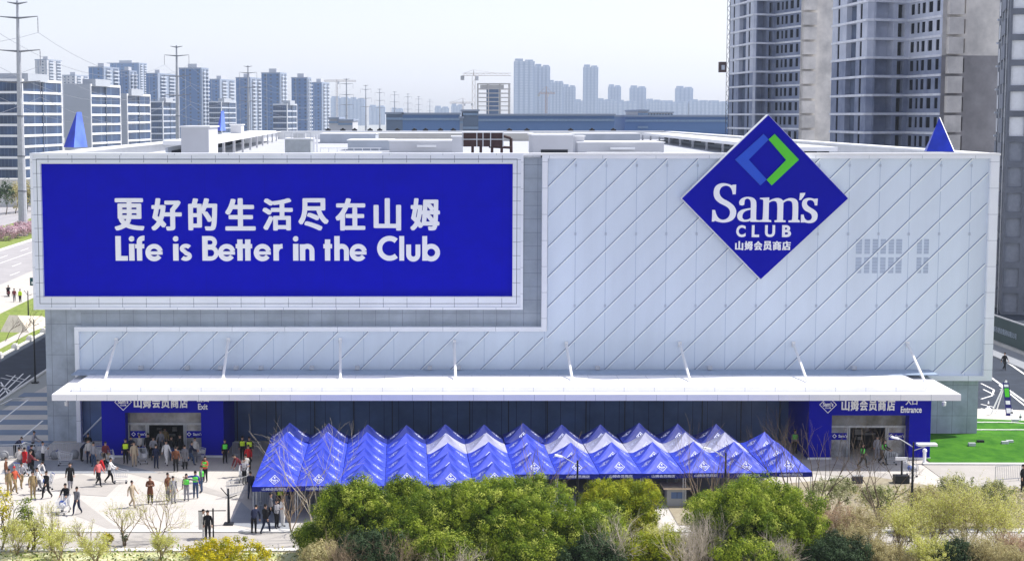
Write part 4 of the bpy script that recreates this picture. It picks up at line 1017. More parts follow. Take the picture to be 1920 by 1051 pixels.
# ============================================================ TENTS
tent_blue = mat('tent_cloth', (.014, .045, .54), .55, .16, 1.5, spec=.7)
tent_blue_shaded = mat('tent_cloth_shaded', (.006, .02, .22), .55, .12, 1.5, spec=.4, trans=.1)  # same blue cloth, with the back row's shade painted in
tent_pale = mat('tent_cloth_pale', (.36, .37, .50), .6, .1, 1.5, spec=.5)
valance_m = mat('tent_valance', (.004, .012, .22), .6, .08, 2)
print_m = mat('tent_print', (.62, .66, .86), .6, .03)
TP = 2.655
EZ, PK = 2.15, 1.02
def canopy_z(u, v, pk):                       # u, v in -1..1 -> height above eave, hip lines kept sharp
    e = max(abs(u), abs(v)); r = 1 - e
    sag = .10 * (1 - e) * 4 * e * (1 - min(abs(u), abs(v)) / max(e, 1e-6)) * .9
    return pk * 1.06 * (r ** 1.28) * 1.0 - sag * .35
def tent_proto(w, dp, name_label):
    t = thing('pop_up_tent', name_label, 'tent', (0, 0, 0), 0, 'blue pop-up tents in rows')
    b = MB(); n = 12; hw, hd = w / 2 - .01, dp / 2 - .01
    g_ = [[(hw * (2 * i / n - 1), hd * (2 * j / n - 1), EZ + canopy_z(2 * i / n - 1, 2 * j / n - 1, PK) + .012 * math.sin(i * 2.1 + j * 3.7)) for j in range(n + 1)] for i in range(n + 1)]
    for i in range(n):
        for j in range(n):
            A, B_, C_, D_ = g_[i][j], g_[i + 1][j], g_[i + 1][j + 1], g_[i][j + 1]
            if (i < n / 2) == (j < n / 2): b.poly([A, B_, C_]); b.poly([A, C_, D_])
            else: b.poly([A, B_, D_]); b.poly([B_, C_, D_])
    cn = b.build('canopy', tent_blue, t)
    b = MB()
    for x0, y0, x1, y1 in ((-hw, -hd, hw, -hd), (hw, -hd, hw, hd), (hw, hd, -hw, hd), (-hw, hd, -hw, -hd)):
        for s in range(6):
            a0, a1 = s / 6, (s + 1) / 6; q = lambda u: (x0 + (x1 - x0) * u, y0 + (y1 - y0) * u)
            p, r_ = q(a0), q(a1); dz_ = .02 * math.sin(s * 2.0)
            b.quad((p[0], p[1], EZ - .30 + dz_), (r_[0], r_[1], EZ - .30 - dz_), (r_[0], r_[1], EZ), (p[0], p[1], EZ))
    b.build('valance', valance_m, t)
    for sx_ in (-1, 1):
        for sy in (-1, 1):
            m_ = MB(); m_.tube((sx_ * (hw - .06), sy * (hd - .06), 0), (sx_ * (hw - .06), sy * (hd - .06), EZ), .03, n=5); m_.box(sx_ * (hw - .06) - .06, sx_ * (hw - .06) + .06, sy * (hd - .06) - .06, sy * (hd - .06) + .06, 0, .02); m_.build('leg', steel, t)
    # printed emblem on each slope: diamond ring with a word bar, following the cloth
    for ang in (0, 90, 180, 270):
        b = MB(); ca, sa = round(math.cos(R(ang))), round(math.sin(R(ang)))
        def cl_(u, v):                         # u along the eave, v from eave (0) to peak (1) on the front slope
            x, y = u, -1 + v; z = EZ + canopy_z(x, y, PK) + .03
            X_, Y_ = x * hw, y * hd
            if ang in (90, 270): x2, y2 = -y * (1 if ang == 90 else -1), x * (1 if ang == 90 else -1); X_, Y_ = x2 * hw, y2 * hd
            if ang == 180: X_, Y_ = -X_, -Y_
            return (X_, Y_, z)
        cv, ru, rv = .36, .25, .24
        for a0 in range(4):
            p = [(math.cos(R(90 * k)), math.sin(R(90 * k))) for k in (a0, a0 + 1)]
            m0 = lambda q, s: cl_(q[0] * ru * s, cv + q[1] * rv * s)
            for h_ in (0, .5):
                qa = (p[0][0] * (1 - h_) + p[1][0] * h_, p[0][1] * (1 - h_) + p[1][1] * h_); qb = (p[0][0] * (.5 - h_) + p[1][0] * (.5 + h_), p[0][1] * (.5 - h_) + p[1][1] * (.5 + h_))
                b.quad(m0(qa, 1), m0(qb, 1), m0(qb, .86), m0(qa, .86))
        for k in range(5):
            u0 = -.15 + k * .062; s_ = (.11, .07, .07, .07, .07)[k]
            b.quad(cl_(u0, cv - .045), cl_(u0 + .042, cv - .045), cl_(u0 + .042, cv - .045 + s_), cl_(u0, cv - .045 + s_))
        for k in range(4): u0 = -.07 + k * .038; b.quad(cl_(u0, cv - .10), cl_(u0 + .025, cv - .10), cl_(u0 + .025, cv - .065), cl_(u0, cv - .065))
        b.quad(cl_(-.05, cv + .11), cl_(0, cv + .06), cl_(.05, cv + .11), cl_(0, cv + .17))
        b.build('emblem', print_m, t)
    me = fit(text_raw('山姆会员商店', .02), -hw * .55, hw * .55, EZ - .24, EZ - .07, -hd - .012, .02); me.materials.append(print_m); link('valance_lettering', me, t)
    return t
protos = {}
kept = {}
ORDC = ORD
tn = 0
A0 = R(1.4); tu = Vector((math.cos(A0), math.sin(A0))); tv_ = Vector((-math.sin(A0), math.cos(A0)))
f0 = gnd(472, 911, EZ); f0 = Vector((f0.x, f0.y))
pale = {(4, 1), (5, 1), (7, 1), (8, 1), (10, 1), (11, 1), (9, 1)}
for c in range(13):
    if c < 3: n, dp, y0_ = 6, 2.5, 0
    elif c < 6: n, dp, y0_ = 5, 3.02, 0
    else: n, dp, y0_ = (4 if c < 12 else 3), 3.0, 2.95
    for r_ in range(n):
        ctr = f0 + tu * (TP * (c + .5)) + tv_ * (y0_ + dp * (r_ + .5))
        row_from_back = n - 1 - r_ if c < 12 else n - r_
        side = ['front row', 'second row from the front', 'third row from the front', 'fourth row from the front', 'fifth row from the front', 'sixth row from the front'][r_]
        is_pale = (c, row_from_back) in pale; is_back = row_from_back == 0
        look = 'pale grey-topped' if is_pale else ('shade-darkened blue' if is_back else 'bright blue')
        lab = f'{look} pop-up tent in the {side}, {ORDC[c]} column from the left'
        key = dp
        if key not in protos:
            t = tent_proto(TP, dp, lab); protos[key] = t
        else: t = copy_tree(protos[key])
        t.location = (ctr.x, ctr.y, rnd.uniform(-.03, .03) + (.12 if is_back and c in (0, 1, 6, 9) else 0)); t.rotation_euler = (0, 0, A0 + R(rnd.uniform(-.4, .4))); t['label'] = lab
        for ch in KIDS.get(t.name, []):
            nm = ch.name.split('.')[0]
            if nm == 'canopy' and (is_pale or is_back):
                ch.material_slots[0].link = 'OBJECT'; ch.material_slots[0].material = tent_pale if is_pale else tent_blue_shaded
# ============================================================ PEOPLE
skin = mat('skin', (.48, .30, .22), .6, .05)
CLR = {}
def cloth(nm, c): return mat('cloth_' + nm, c, .85, .12, 9)
CL = {k: cloth(k, v) for k, v in dict(black=(.012, .012, .015), navy=(.015, .02, .05), grey=(.16, .16, .18), pale=(.50, .48, .46), white=(.72, .71, .70), red=(.45, .015, .02), pink=(.62, .16, .16), brown=(.14, .055, .03), khaki=(.30, .22, .11), green=(.13, .75, .10), lime=(.62, .85, .05), blue=(.03, .06, .30), orange=(.50, .10, .05), maroon=(.16, .03, .04), beige=(.42, .34, .24), denim=(.05, .08, .15), ash=(.28, .28, .31)).items()}
hair_m = mat('hair', (.012, .010, .010), .6, .2, 20)
shoe_m = mat('shoes', (.05, .05, .055), .6, .2)
def person_mesh(pose, coat):
    J = dict(pel=(0, 0, .95), sp=(0, 0, 1.16), ch=(0, 0, 1.36), nk=(0, 0, 1.48), hd=(0, -.015, 1.60), ht=(0, -.01, 1.70))
    J.update(sl=(-.17, 0, 1.41), sr=(.17, 0, 1.41), el=(-.23, .02, 1.14), er=(.23, .02, 1.14), wl=(-.24, -.06, .90), wr=(.24, -.06, .90), hl=(-.09, 0, .90), hr=(.09, 0, .90), kl=(-.10, -.02, .50), kr=(.10, -.02, .50), al=(-.11, .02, .08), ar=(.11, .02, .08), tl=(-.13, -.14, .04), tr=(.13, -.14, .04))
    def lean(f, keys=('sp', 'ch', 'nk', 'hd', 'ht', 'sl', 'sr', 'el', 'er', 'wl', 'wr')):
        for k in keys:
            x, y, z = J[k]; J[k] = (x, y - (z - .95) * f, z - abs(z - .95) * f * f * .5)
    if pose in ('walk', 'push'):
        J.update(kl=(-.10, -.22, .53), al=(-.11, -.26, .10), tl=(-.12, -.42, .07), kr=(.10, .04, .50), ar=(.11, .34, .14), tr=(.12, .22, .05))
        J.update(wl=(-.25, .12, .93), el=(-.22, .12, 1.16), er=(.22, -.10, 1.14), wr=(.20, -.28, .98))
    if pose == 'push': lean(.18); J.update(el=(-.24, -.22, 1.14), er=(.24, -.22, 1.14), wl=(-.20, -.48, 1.05), wr=(.20, -.48, 1.05))
    if pose == 'reach': J.update(er=(.44, -.05, 1.36), wr=(.68, -.12, 1.32))
    if pose == 'phone': J.update(er=(.24, -.10, 1.14), wr=(.10, -.32, 1.25), el=(-.24, -.08, 1.14), wl=(-.08, -.32, 1.22))
    if pose == 'bend': lean(.75); J.update(wl=(-.2, -.55, .72), wr=(.2, -.55, .72), el=(-.24, -.42, .98), er=(.24, -.42, .98))
    if pose == 'sit': J.update(pel=(0, .1, .62), sp=(0, .08, .85), ch=(0, .03, 1.05), nk=(0, 0, 1.16), hd=(0, -.03, 1.28), ht=(0, -.03, 1.38), sl=(-.17, .03, 1.09), sr=(.17, .03, 1.09), el=(-.24, -.12, .88), er=(.24, -.12, .88), wl=(-.22, -.36, .88), wr=(.22, -.36, .88), hl=(-.1, .08, .6), hr=(.1, .08, .6), kl=(-.16, -.32, .58), kr=(.16, -.32, .58), al=(-.15, -.28, .14), ar=(.15, -.28, .14), tl=(-.15, -.44, .10), tr=(.15, -.44, .10))
    RAD = dict(pel=(.175, .135), sp=(.165, .13), ch=(.19, .14), nk=(.055, .055), hd=(.082, .095), ht=(.075, .085), sl=(.075, .075), sr=(.075, .075), el=(.062, .062), er=(.062, .062), wl=(.04, .04), wr=(.04, .04), hl=(.115, .115), hr=(.115, .115), kl=(.085, .078), kr=(.078, .078), al=(.052, .052), ar=(.052, .052), tl=(.04, .035), tr=(.04, .035))
    E_ = [('pel', 'sp'), ('sp', 'ch'), ('ch', 'nk'), ('nk', 'hd'), ('hd', 'ht'), ('ch', 'sl'), ('ch', 'sr'), ('sl', 'el'), ('sr', 'er'), ('el', 'wl'), ('er', 'wr'), ('pel', 'hl'), ('pel', 'hr'), ('hl', 'kl'), ('hr', 'kr'), ('kl', 'al'), ('kr', 'ar'), ('al', 'tl'), ('ar', 'tr')]
    if coat:
        RAD.update(pel=(.20, .15), sp=(.17, .13), hl=(.15, .14), hr=(.15, .14), kl=(.10, .10), kr=(.10, .10), sl=(.09, .09), sr=(.09, .09), el=(.065, .065), er=(.065, .065))
    ks = list(J); me = bpy.data.meshes.new('person'); me.from_pydata([J[k] for k in ks], [(ks.index(a), ks.index(b)) for a, b in E_], [])
    o = bpy.data.objects.new('person', me); COL.objects.link(o)
    sk = o.modifiers.new('skin', 'SKIN'); sk.use_smooth_shade = True; sk.branch_smoothing = .5
    for i, k in enumerate(ks): me.skin_vertices[0].data[i].radius = RAD[k]; me.skin_vertices[0].data[i].use_root = (k == 'pel')
    sb = o.modifiers.new('sub', 'SUBSURF'); sb.levels = 1; sb.render_levels = 1
    ev = o.evaluated_get(bpy.context.evaluated_depsgraph_get()).to_mesh()
    V = [tuple(v.co) for v in ev.vertices]; Fc = [tuple(p.vertices) for p in ev.polygons]; cen = [p.center.copy() for p in ev.polygons]
    o.to_mesh_clear(); bpy.data.objects.remove(o)
    SL = {('nk', 'hd'): 0, ('hd', 'ht'): 0, ('al', 'tl'): 3, ('ar', 'tr'): 3, ('pel', 'hl'): 2, ('pel', 'hr'): 2, ('hl', 'kl'): 2, ('hr', 'kr'): 2, ('kl', 'al'): 2, ('kr', 'ar'): 2}
    JV = {k: Vector(v) for k, v in J.items()}; mi = []
    for c in cen:
        best, bs = 9, 1
        for e in E_:
            a, b = JV[e[0]], JV[e[1]]; tt = max(0, min(1, (c - a).dot(b - a) / (b - a).length_squared)); dd = (c - a.lerp(b, tt)).length
            if dd < best:
                best = dd; bs = SL.get(e, 1)
                if e in (('el', 'wl'), ('er', 'wr')) and tt > .93: bs = 0
                if e[0] in ('hl', 'hr') and coat and tt < .85: bs = 1
                if e in (('pel', 'hl'), ('pel', 'hr')): bs = 1 if coat or c.z > JV['pel'].z - .02 else 2
        mi.append(bs)
    m_ = MB(); m_.v, m_.f, m_.m = V, Fc, mi
    for s, w_, e_ in ((-1, 'wl', 'el'), (1, 'wr', 'er')):       # palm, four fingers and a thumb, slightly curled
        a = JV[w_]; dr = (a - JV[e_]).normalized(); sd = dr.cross(Vector((0, 1, .1))).normalized(); up = sd.cross(dr).normalized()
        m_.tube(a - dr * .01, a + dr * .09, .034, .038, 6, 0)
        for i, ln in enumerate((.065, .078, .074, .058)):
            b0 = a + dr * .085 + sd * (-.03 + i * .02); b1 = b0 + dr * ln * .55 + up * .006; b2 = b1 + dr * ln * .4 - up * .02
            m_.tube(b0, b1, .010, .009, 4, 0); m_.tube(b1, b2, .009, .007, 4, 0)
        b0 = a + dr * .03 + sd * .035; m_.tube(b0, b0 + dr * .05 + sd * .03, .012, .009, 4, 0)
    h = JV['hd'].lerp(JV['ht'], .35)
    m_.poly([(h.x - .015, h.y - .095, h.z - .02), (h.x + .015, h.y - .095, h.z - .02), (h.x, h.y - .125, h.z - .015), ], 0)
    m_.poly([(h.x - .015, h.y - .095, h.z - .02), (h.x, h.y - .125, h.z - .015), (h.x, h.y - .095, h.z + .03)], 0); m_.poly([(h.x + .015, h.y - .095, h.z - .02), (h.x, h.y - .095, h.z + .03), (h.x, h.y - .125, h.z - .015)], 0)
    for s in (-1, 1):
        m_.box(h.x + s * .033 - .014, h.x + s * .033 + .014, h.y - .103, h.y - .085, h.z + .012, h.z + .026, 4)
        m_.box(h.x + s * .085 - .01, h.x + s * .085 + .01, h.y - .01, h.y + .03, h.z - .03, h.z + .03, 0)
    m_.box(h.x - .022, h.x + .022, h.y - .100, h.y - .085, h.z - .052, h.z - .043, 5)
    me = m_.mesh('person', [skin, CL['black'], CL['black'], shoe_m, hair_m, CL['maroon']])
    me.polygons.foreach_set('use_smooth', [True] * len(me.polygons))
    # hair cap
    hb = MB(); c = JV['hd'].lerp(JV['ht'], .55); prof = []
    for k in range(7):
        th = R(-25 + k * 19); prof.append((.090 * max(.05, math.cos(th)), .112 * math.sin(th)))
    hb.lathe((c.x, c.y + .022, c.z + .012), prof, 10)
    hme = hb.mesh('hair', hair_m)
    # work vest shell
    vb = MB(); a, b = JV['sp'] + (JV['sp'] - JV['ch']) * .45, JV['ch'].lerp(JV['nk'], .35); n = 14; k0 = len(vb.v)
    for t_, rx, ry in ((0, .185, .145), (.35, .175, .14), (.75, .205, .15), (1, .15, .12)):
        q = a.lerp(b, t_)
        for i in range(n): an = 2 * math.pi * i / n; vb.v.append((q.x + rx * math.cos(an), q.y + ry * math.sin(an), q.z))
    for j in range(3):
        for i in range(n): i2 = (i + 1) % n; vb.f.append((j * n + i, j * n + i2, (j + 1) * n + i2, (j + 1) * n + i)); vb.m.append(0)
    vme = vb.mesh('vest', CL['green'])
    return me, hme, vme
PM = {}
def person(px, py, top, legs, pose, face, label, vest=None, coat=False, hair=None, scale=1.0, z=0.0, loc=None):
    key = (pose, coat)
    if key not in PM: PM[key] = person_mesh(pose, coat)
    me, hme, vme = PM[key]
    p = loc or gnd(px, py, z)
    o = link('person', me); o.location = p; o.rotation_euler = (0, 0, R(face)); o.scale = (scale,) * 3
    tag(o, label, 'person', 'people on the plaza')
    for i, m_ in ((1, CL[top]), (2, CL[legs])): o.material_slots[i].link = 'OBJECT'; o.material_slots[i].material = m_
    h_ = link('hair', hme, o)
    if hair: h_.material_slots[0].link = 'OBJECT'; h_.material_slots[0].material = CL[hair]
    if vest: v = link('vest', vme, o); v.material_slots[0].link = 'OBJECT'; v.material_slots[0].material = CL[vest]
    return o
PPL = [
 (28, 858, 'navy', 'black', 'bend', 90, 'person in dark clothes bending over at the far left behind the stone balls'),
 (62, 852, 'ash', 'black', 'push', 80, 'person in grey pushing a loaded cart beside the left barrier'),
 (81, 873, 'white', 'black', 'phone', 90, 'person in white top and black trousers standing by the left barrier'),
 (37, 884, 'pale', 'grey', 'push', 200, 'person in pale jacket behind the red-coated person at far left'),
 (47, 884, 'red', 'black', 'walk', 160, 'person in long red coat at the far left of the plaza'),
 (60, 880, 'black', 'black', 'stand', 150, 'person in black right behind the red coat at far left'),
 (18, 928, 'khaki', 'khaki', 'stand', 30, 'person in khaki jacket nearest the left picture edge'),
 (28, 924, 'orange', 'khaki', 'walk', 60, 'person in orange top beside the khaki jacket at far left'),
 (62, 935, 'khaki', 'khaki', 'stand', 30, 'person in khaki standing by the cart of white bags'),
 (74, 925, 'white', 'grey', 'push', -60, 'person in white pushing the cart of white bags at lower left'),
 (88, 934, 'black', 'black', 'walk', -30, 'person in black beside the cart of white bags at lower left'),
 (132, 918, 'black', 'ash', 'walk', 20, 'person in black coat walking alone above the cart pair'),
 (125, 958, 'black', 'white', 'push', -10, 'person in black pushing a cart at the lower left of the plaza'),
 (145, 964, 'grey', 'navy', 'walk', -20, 'person in dark grey jacket striding beside the lower left cart'),
 (166, 856, 'black', 'black', 'stand', 0, 'person in black standing behind the barrier left of the exit'),
 (167, 868, 'pale', 'navy', 'stand', 10, 'person in beige top in the pair left of the exit'),
 (176, 874, 'ash', 'denim', 'stand', -20, 'person in patterned grey top in the pair left of the exit'),
 (210, 849, 'white', 'grey', 'stand', 0, 'person in white coat in front of the blue left exit pillar'),
 (227, 850, 'navy', 'black', 'walk', 60, 'person in navy beside the blue left exit pillar'),
 (236, 869, 'black', 'black', 'stand', 0, 'guard in lime vest standing left of the exit doors'),
 (185, 911, 'pink', 'black', 'walk', 60, 'person in pink vest in the pair by the empty cart'),
 (205, 906, 'white', 'black', 'push', 90, 'person in white top pushing the empty cart'),
 (252, 874, 'beige', 'beige', 'stand', 20, 'person in beige outfit left of the carts at the exit'),
 (278, 858, 'black', 'black', 'stand', 0, 'person in black in the exit doorway left side'),
 (293, 878, 'navy', 'navy', 'stand', 170, 'person in dark jacket seen from behind at the exit doors'),
 (312, 872, 'white', 'white', 'walk', 40, 'person in white trousers walking out of the exit'),
 (302, 850, 'ash', 'grey', 'push', 0, 'person in grey coming through the exit doorway'),
 (310, 846, 'khaki', 'grey', 'stand', 10, 'person in khaki inside the exit doorway'),
 (338, 860, 'black', 'black', 'stand', 30, 'person in black right of the exit doorway'),
 (347, 880, 'grey', 'black', 'stand', 175, 'person in charcoal coat seen from behind right of the exit'),
 (357, 872, 'navy', 'denim', 'push', 100, 'person in navy with a cart right of the exit doorway'),
 (366, 866, 'pale', 'grey', 'stand', 0, 'person in pale top at the right exit pillar'),
 (385, 903, 'orange', 'black', 'phone', -20, 'person in orange jacket above the green vest on the plaza'),
 (378, 923, 'grey', 'denim', 'stand', -90, 'worker in green vest between the blue and orange jackets'),
 (367, 934, 'blue', 'denim', 'reach', 180, 'person in blue jacket facing the green-vested worker'),
 (350, 938, 'grey', 'ash', 'reach', 0, 'worker in green vest with arm stretched to the right'),
 (325, 943, 'ash', 'ash', 'stand', 40, 'person in light grey suit in the pair at the middle plaza'),
 (315, 938, 'brown', 'grey', 'stand', 60, 'person in dark brown jacket in the pair at the middle plaza'),
 (282, 944, 'brown', 'black', 'phone', 10, 'person in rust brown coat standing alone on the plaza'),
 (248, 951, 'beige', 'beige', 'walk', 60, 'person in cream clothing left of the rust brown coat'),
 (422, 868, 'black', 'black', 'stand', 30, 'guard in bright green vest right of the exit'),
 (455, 862, 'black', 'black', 'stand', 0, 'guard in yellow vest, left one of two by the dark wall'),
 (468, 865, 'black', 'black', 'stand', 0, 'guard in yellow vest, right one of two by the dark wall'),
 (452, 893, 'maroon', 'maroon', 'bend', -60, 'person in maroon bending beside the left tents'),
 (462, 898, 'pale', 'grey', 'push', 200, 'person in pale coat beside the left tents'),
 (470, 934, 'navy', 'navy', 'walk', 180, 'person in navy at the left corner of the tents'),
 (476, 1000, 'navy', 'black', 'bend', 170, 'person in navy stooping below the front left tent'),
 (498, 1000, 'black', 'navy', 'walk', 150, 'person in black coat walking away below the tents'),
 (519, 990, 'ash', 'black', 'phone', 60, 'person with dark bag in the queue under the front tent'),
 (530, 986, 'white', 'white', 'stand', 120, 'person in long white coat under the front left tent'),
 (526, 958, 'black', 'black', 'stand', 0, 'guard in yellow vest under the front left tent'),
 (1617, 876, 'black', 'black', 'walk', 90, 'worker in green vest walking at the entrance'),
 (1655, 870, 'black', 'black', 'push', 60, 'worker in green vest pushing a trolley at the entrance'),
 (1490, 850, 'grey', 'black', 'stand', 0, 'worker in pale green vest behind the right end tents'),
 (1644, 862, 'ash', 'ash', 'stand', 0, 'person in grey just inside the entrance doors'),
 (1917, 921, 'black', 'black', 'stand', 40, 'person in black by the barrier at the right picture edge'),
 (1883, 694, 'black', 'black', 'walk', 20, 'person in black walking on the right-hand road'),
 (27, 566, 'maroon', 'grey', 'walk', 20, 'person in maroon on the far left pavement'),
 (38, 567, 'lime', 'black', 'stand', -20, 'person in lime jacket on the far left pavement'),
 (246, 862, 'navy', 'grey', 'phone', 30, 'person in navy checking a phone left of the exit doors'),
 (262, 858, 'pale', 'black', 'walk', -20, 'person in pale jacket stepping out beside the left exit pillar'),
 (322, 862, 'black', 'denim', 'walk', 15, 'person in black jacket and jeans leaving through the exit'),
 (288, 862, 'ash', 'black', 'push', 10, 'person in light grey pushing a cart out of the exit'),
 (330, 884, 'brown', 'black', 'stand', 190, 'person in dark brown seen from behind in front of the exit'),
 (198, 872, 'maroon', 'black', 'push', 20, 'person in maroon behind the carts left of the exit'),
 (153, 864, 'navy', 'black', 'bend', 90, 'person in navy stooping behind the stone balls'),
 (182, 898, 'red', 'black', 'bend', 100, 'person in red bending between the pink vest pair'),
 (55, 892, 'maroon', 'black', 'push', 130, 'person in maroon pushing a cart in the far left group'),
 (70, 905, 'white', 'grey', 'bend', 60, 'person in white bending over bags in the far left group'),
 (12, 905, 'brown', 'grey', 'stand', 90, 'person in brown at the left picture edge behind the khaki jacket'),
 (40, 915, 'ash', 'khaki', 'push', 40, 'person in light grey with a cart in the far left group'),
 (458, 908, 'ash', 'black', 'phone', 60, 'person in light grey waiting at the left tents'),
 (466, 880, 'red', 'black', 'stand', 0, 'person in red top just left of the tents'),
 (508, 978, 'grey', 'black', 'walk', 120, 'person in grey walking below the front left tent'),
 (545, 962, 'navy', 'grey', 'phone', -40, 'person in navy in the queue under the second tent column'),
 (390, 1012, 'black', 'black', 'stand', 0, 'person in black beside the clothes rail at the plaza edge'),
 (382, 1010, 'pale', 'white', 'stand', 90, 'person in pale clothes left of the black-clad one at the plaza edge'),
]
COATS = {'person in long red coat at the far left of the plaza', 'person in black coat walking alone above the cart pair', 'person in white coat in front of the blue left exit pillar', 'person in rust brown coat standing alone on the plaza', 'person in long white coat under the front left tent', 'person in charcoal coat seen from behind right of the exit', 'person in pale coat beside the left tents'}
for (px, py, tp, lg, po, fc, lab) in PPL:
    v = ('lime' if 'yellow' in lab or 'lime vest' in lab else 'green') if 'vest' in lab and 'pink' not in lab else None
    person(px, py, tp, lg, po, fc, lab, v, lab in COATS, 'red' if tp == 'orange' and px == 28 else None, scale=.97 + rnd.random() * .06)
# scooter rider
p = gnd(16, 556)
t = thing('scooter', 'dark scooter ridden along the far left road', 'scooter', p, R(200))
m_ = MB(); m_.box(-.16, .16, -.2, .75, .45, .75); m_.box(-.18, .18, -.45, -.2, .25, .32); m_.box(-.2, .2, -.65, -.5, .3, 1.0); m_.build('body', mat('scooter_paint', (.12, .02, .03), .3), t)
for y in (-.62, .62):
    m_ = MB(); m_.tube((-.06, y, .26), (.06, y, .26), .26, n=14); m_.build('wheel', mat('rubber', (.02, .02, .02), .8), t)
m_ = MB(); m_.tube((-.32, -.5, 1.1), (.32, -.5, 1.1), .025); m_.tube((0, -.55, .9), (0, -.5, 1.1), .03); m_.build('handlebar', black_metal, t)
person(0, 0, 'black', 'black', 'sit', 200, 'rider in black seated on the scooter at far left', None, False, None, loc=p + Vector((0, 0, .14)))
# ============================================================ CARTS, BARRIERS, SMALL THINGS
def cart_proto():
    t = thing('shopping_cart', 'x', 'shopping cart', (0, 0, 0), 0, 'shopping carts on the plaza')
    b = MB(); r = .012
    bot = [(-.22, -.45, .42), (.22, -.45, .42), (.26, .35, .42), (-.26, .35, .42)]; top_ = [(-.25, -.5, .80), (.25, -.5, .80), (.31, .42, 1.0), (-.31, .42, 1.0)]
    for ring in (bot, top_):
        for i in range(4): b.tube(ring[i], ring[(i + 1) % 4], r * 1.4, n=4)
    for i in range(4):
        for k in range(7):
            u = k / 7; j = (i + 1) % 4; b.tube(Vector(bot[i]).lerp(Vector(bot[j]), u), Vector(top_[i]).lerp(Vector(top_[j]), u), r, n=3)
    for k in range(1, 6): u = k / 6; b.tube(Vector(bot[0]).lerp(Vector(bot[3]), u), Vector(bot[1]).lerp(Vector(bot[2]), u), r, n=3)
    b.build('basket', pale_steel, t)
    b = MB()
    for s in (-.24, .24): b.tube((s, -.4, .15), (s, .4, .15), .018, n=4); b.tube((s, .4, .15), (s, .36, .45), .018, n=4); b.tube((s, .35, .45), (s * 1.2, .55, 1.05), .018, n=4)
    b.tube((-.24, -.4, .15), (.24, -.4, .15), .018, n=4); b.build('frame', pale_steel, t)
    MB().tube((-.29, .55, 1.05), (.29, .55, 1.05), .025).build('handle', CL['blue'], t)
    for x in (-.24, .24):
        for y in (-.38, .38): MB().tube((x - .02, y, .07), (x + .02, y, .07), .07, n=10).build('wheel', black_metal, t)
    return t
cp, cu = cart_proto(), [False]
bagm = [mat('bag_' + k, v, .6, .15, 5) for k, v in dict(white=(.68, .68, .70), blue=(.05, .10, .35), red=(.5, .05, .05), tan=(.45, .33, .2)).items()]
def bag(p, r, k, label):
    b = MB(); q = 9
    prof = [(r * .55, 0), (r * .95, r * .3), (r, r * .8), (r * .7, r * 1.3), (r * .25, r * 1.55)]
    b.lathe((0, 0, 0), prof, q)
    b.v = [(x * (1 + .15 * math.sin(5 * z + x * 9)), y * (1 + .12 * math.cos(7 * z)), z) for x, y, z in b.v]
    o = b.build('shopping_bag', bagm[k], None, True); o.location = p; return tag(o, label, 'bag')
carts = [(226, 905, 100, 'empty', 'empty shopping cart pushed beside the pink vest pair'), (42, 893, 160, 2, 'cart with red bags at the far left'), (85, 918, -60, 3, 'cart heaped with white bags at lower left'), (118, 962, -10, 2, 'cart with pale bag pushed by the person in black'), (55, 856, 80, 2, 'cart with boxes behind the stone balls'),
         (268, 868, 20, 1, 'cart in front of the left exit doors'), (192, 866, 30, 3, 'cart with white bags left of the exit pillar'), (338, 872, 60, 1, 'cart beside the charcoal coat at the exit'), (372, 862, 90, 2, 'cart with white bag at the right exit pillar'), (457, 902, 0, 2, 'cart with white bags beside the left tents'), (206, 872, 20, 3, 'cart loaded behind the guard in lime vest'), (122, 872, 90, 'empty', 'empty upturned-looking cart alone near the left barrier'), (1668, 870, 90, 'empty', 'trolley pushed by the green vest worker at the entrance'), (1706, 893, 40, 2, 'cart with white bags at the right corner of the entrance')]
for px, py, rz_, k, lab in carts:
    p = gnd(px, py); place(cp, cu, p, R(rz_), lab)
    if k != 'empty':
        for j in range(k):
            q = Vector((rnd.uniform(-.1, .1), -.3 + .3 * j, .45 + .02)); q.rotate(Matrix.Rotation(R(rz_), 3, 'Z'))
            bag(p + q, rnd.uniform(.17, .24), [0, 0, 2 if px < 60 else 0, 3, 1][rnd.randrange(5)], f'{ORD[j]} shopping bag from the front in the {lab.replace("with red bags ", "").replace("heaped with white bags ", "").replace("with white bags ", "").replace("with pale bag ", "").replace("with white bag ", "")}'[:110])
def barrier_proto():
    t = thing('crowd_barrier', 'x', 'barrier', (0, 0, 0), 0, 'steel crowd barriers')
    b = MB()
    for a, c in (((-1, 0, .15), (-1, 0, 1.1)), ((1, 0, .15), (1, 0, 1.1)), ((-1, 0, 1.1), (1, 0, 1.1)), ((-1, 0, .2), (1, 0, .2))): b.tube(a, c, .024, n=5)
    b.build('frame', steel, t)
    b = MB()
    for i in range(13): x = -1 + (i + 1) * 2 / 14; b.tube((x, 0, .2), (x, 0, 1.1), .012, n=4)
    b.build('bars', steel, t)
    for x in (-.8, .8):
        b = MB(); b.tube((x, -.3, .02), (x, .3, .02), .022, n=4); b.tube((x, -.01, .02), (x, 0, .2), .022, n=4); b.build('foot', steel, t)
    return t
bp_, bu = barrier_proto(), [False]
def row(x0, y0, x1, y1, n, txt):
    p, q = gnd(x0, y0), gnd(x1, y1); a = math.atan2(q.y - p.y, q.x - p.x)
    for i in range(n):
        place(bp_, bu, p.lerp(q, (i + .5) / n), a, f'steel barrier, {ORD[i]} from the left {txt}')
row(0, 862, 188, 857, 4, 'in the run left of the exit')
row(426, 857, 500, 857, 1, 'beside the dark wall right of the exit')
row(556, 950, 640, 951, 1, 'under the front tents')
row(1855, 905, 1925, 900, 1, 'on the path at the right edge')
row(476, 952, 545, 951, 1, 'under the first column of tents')
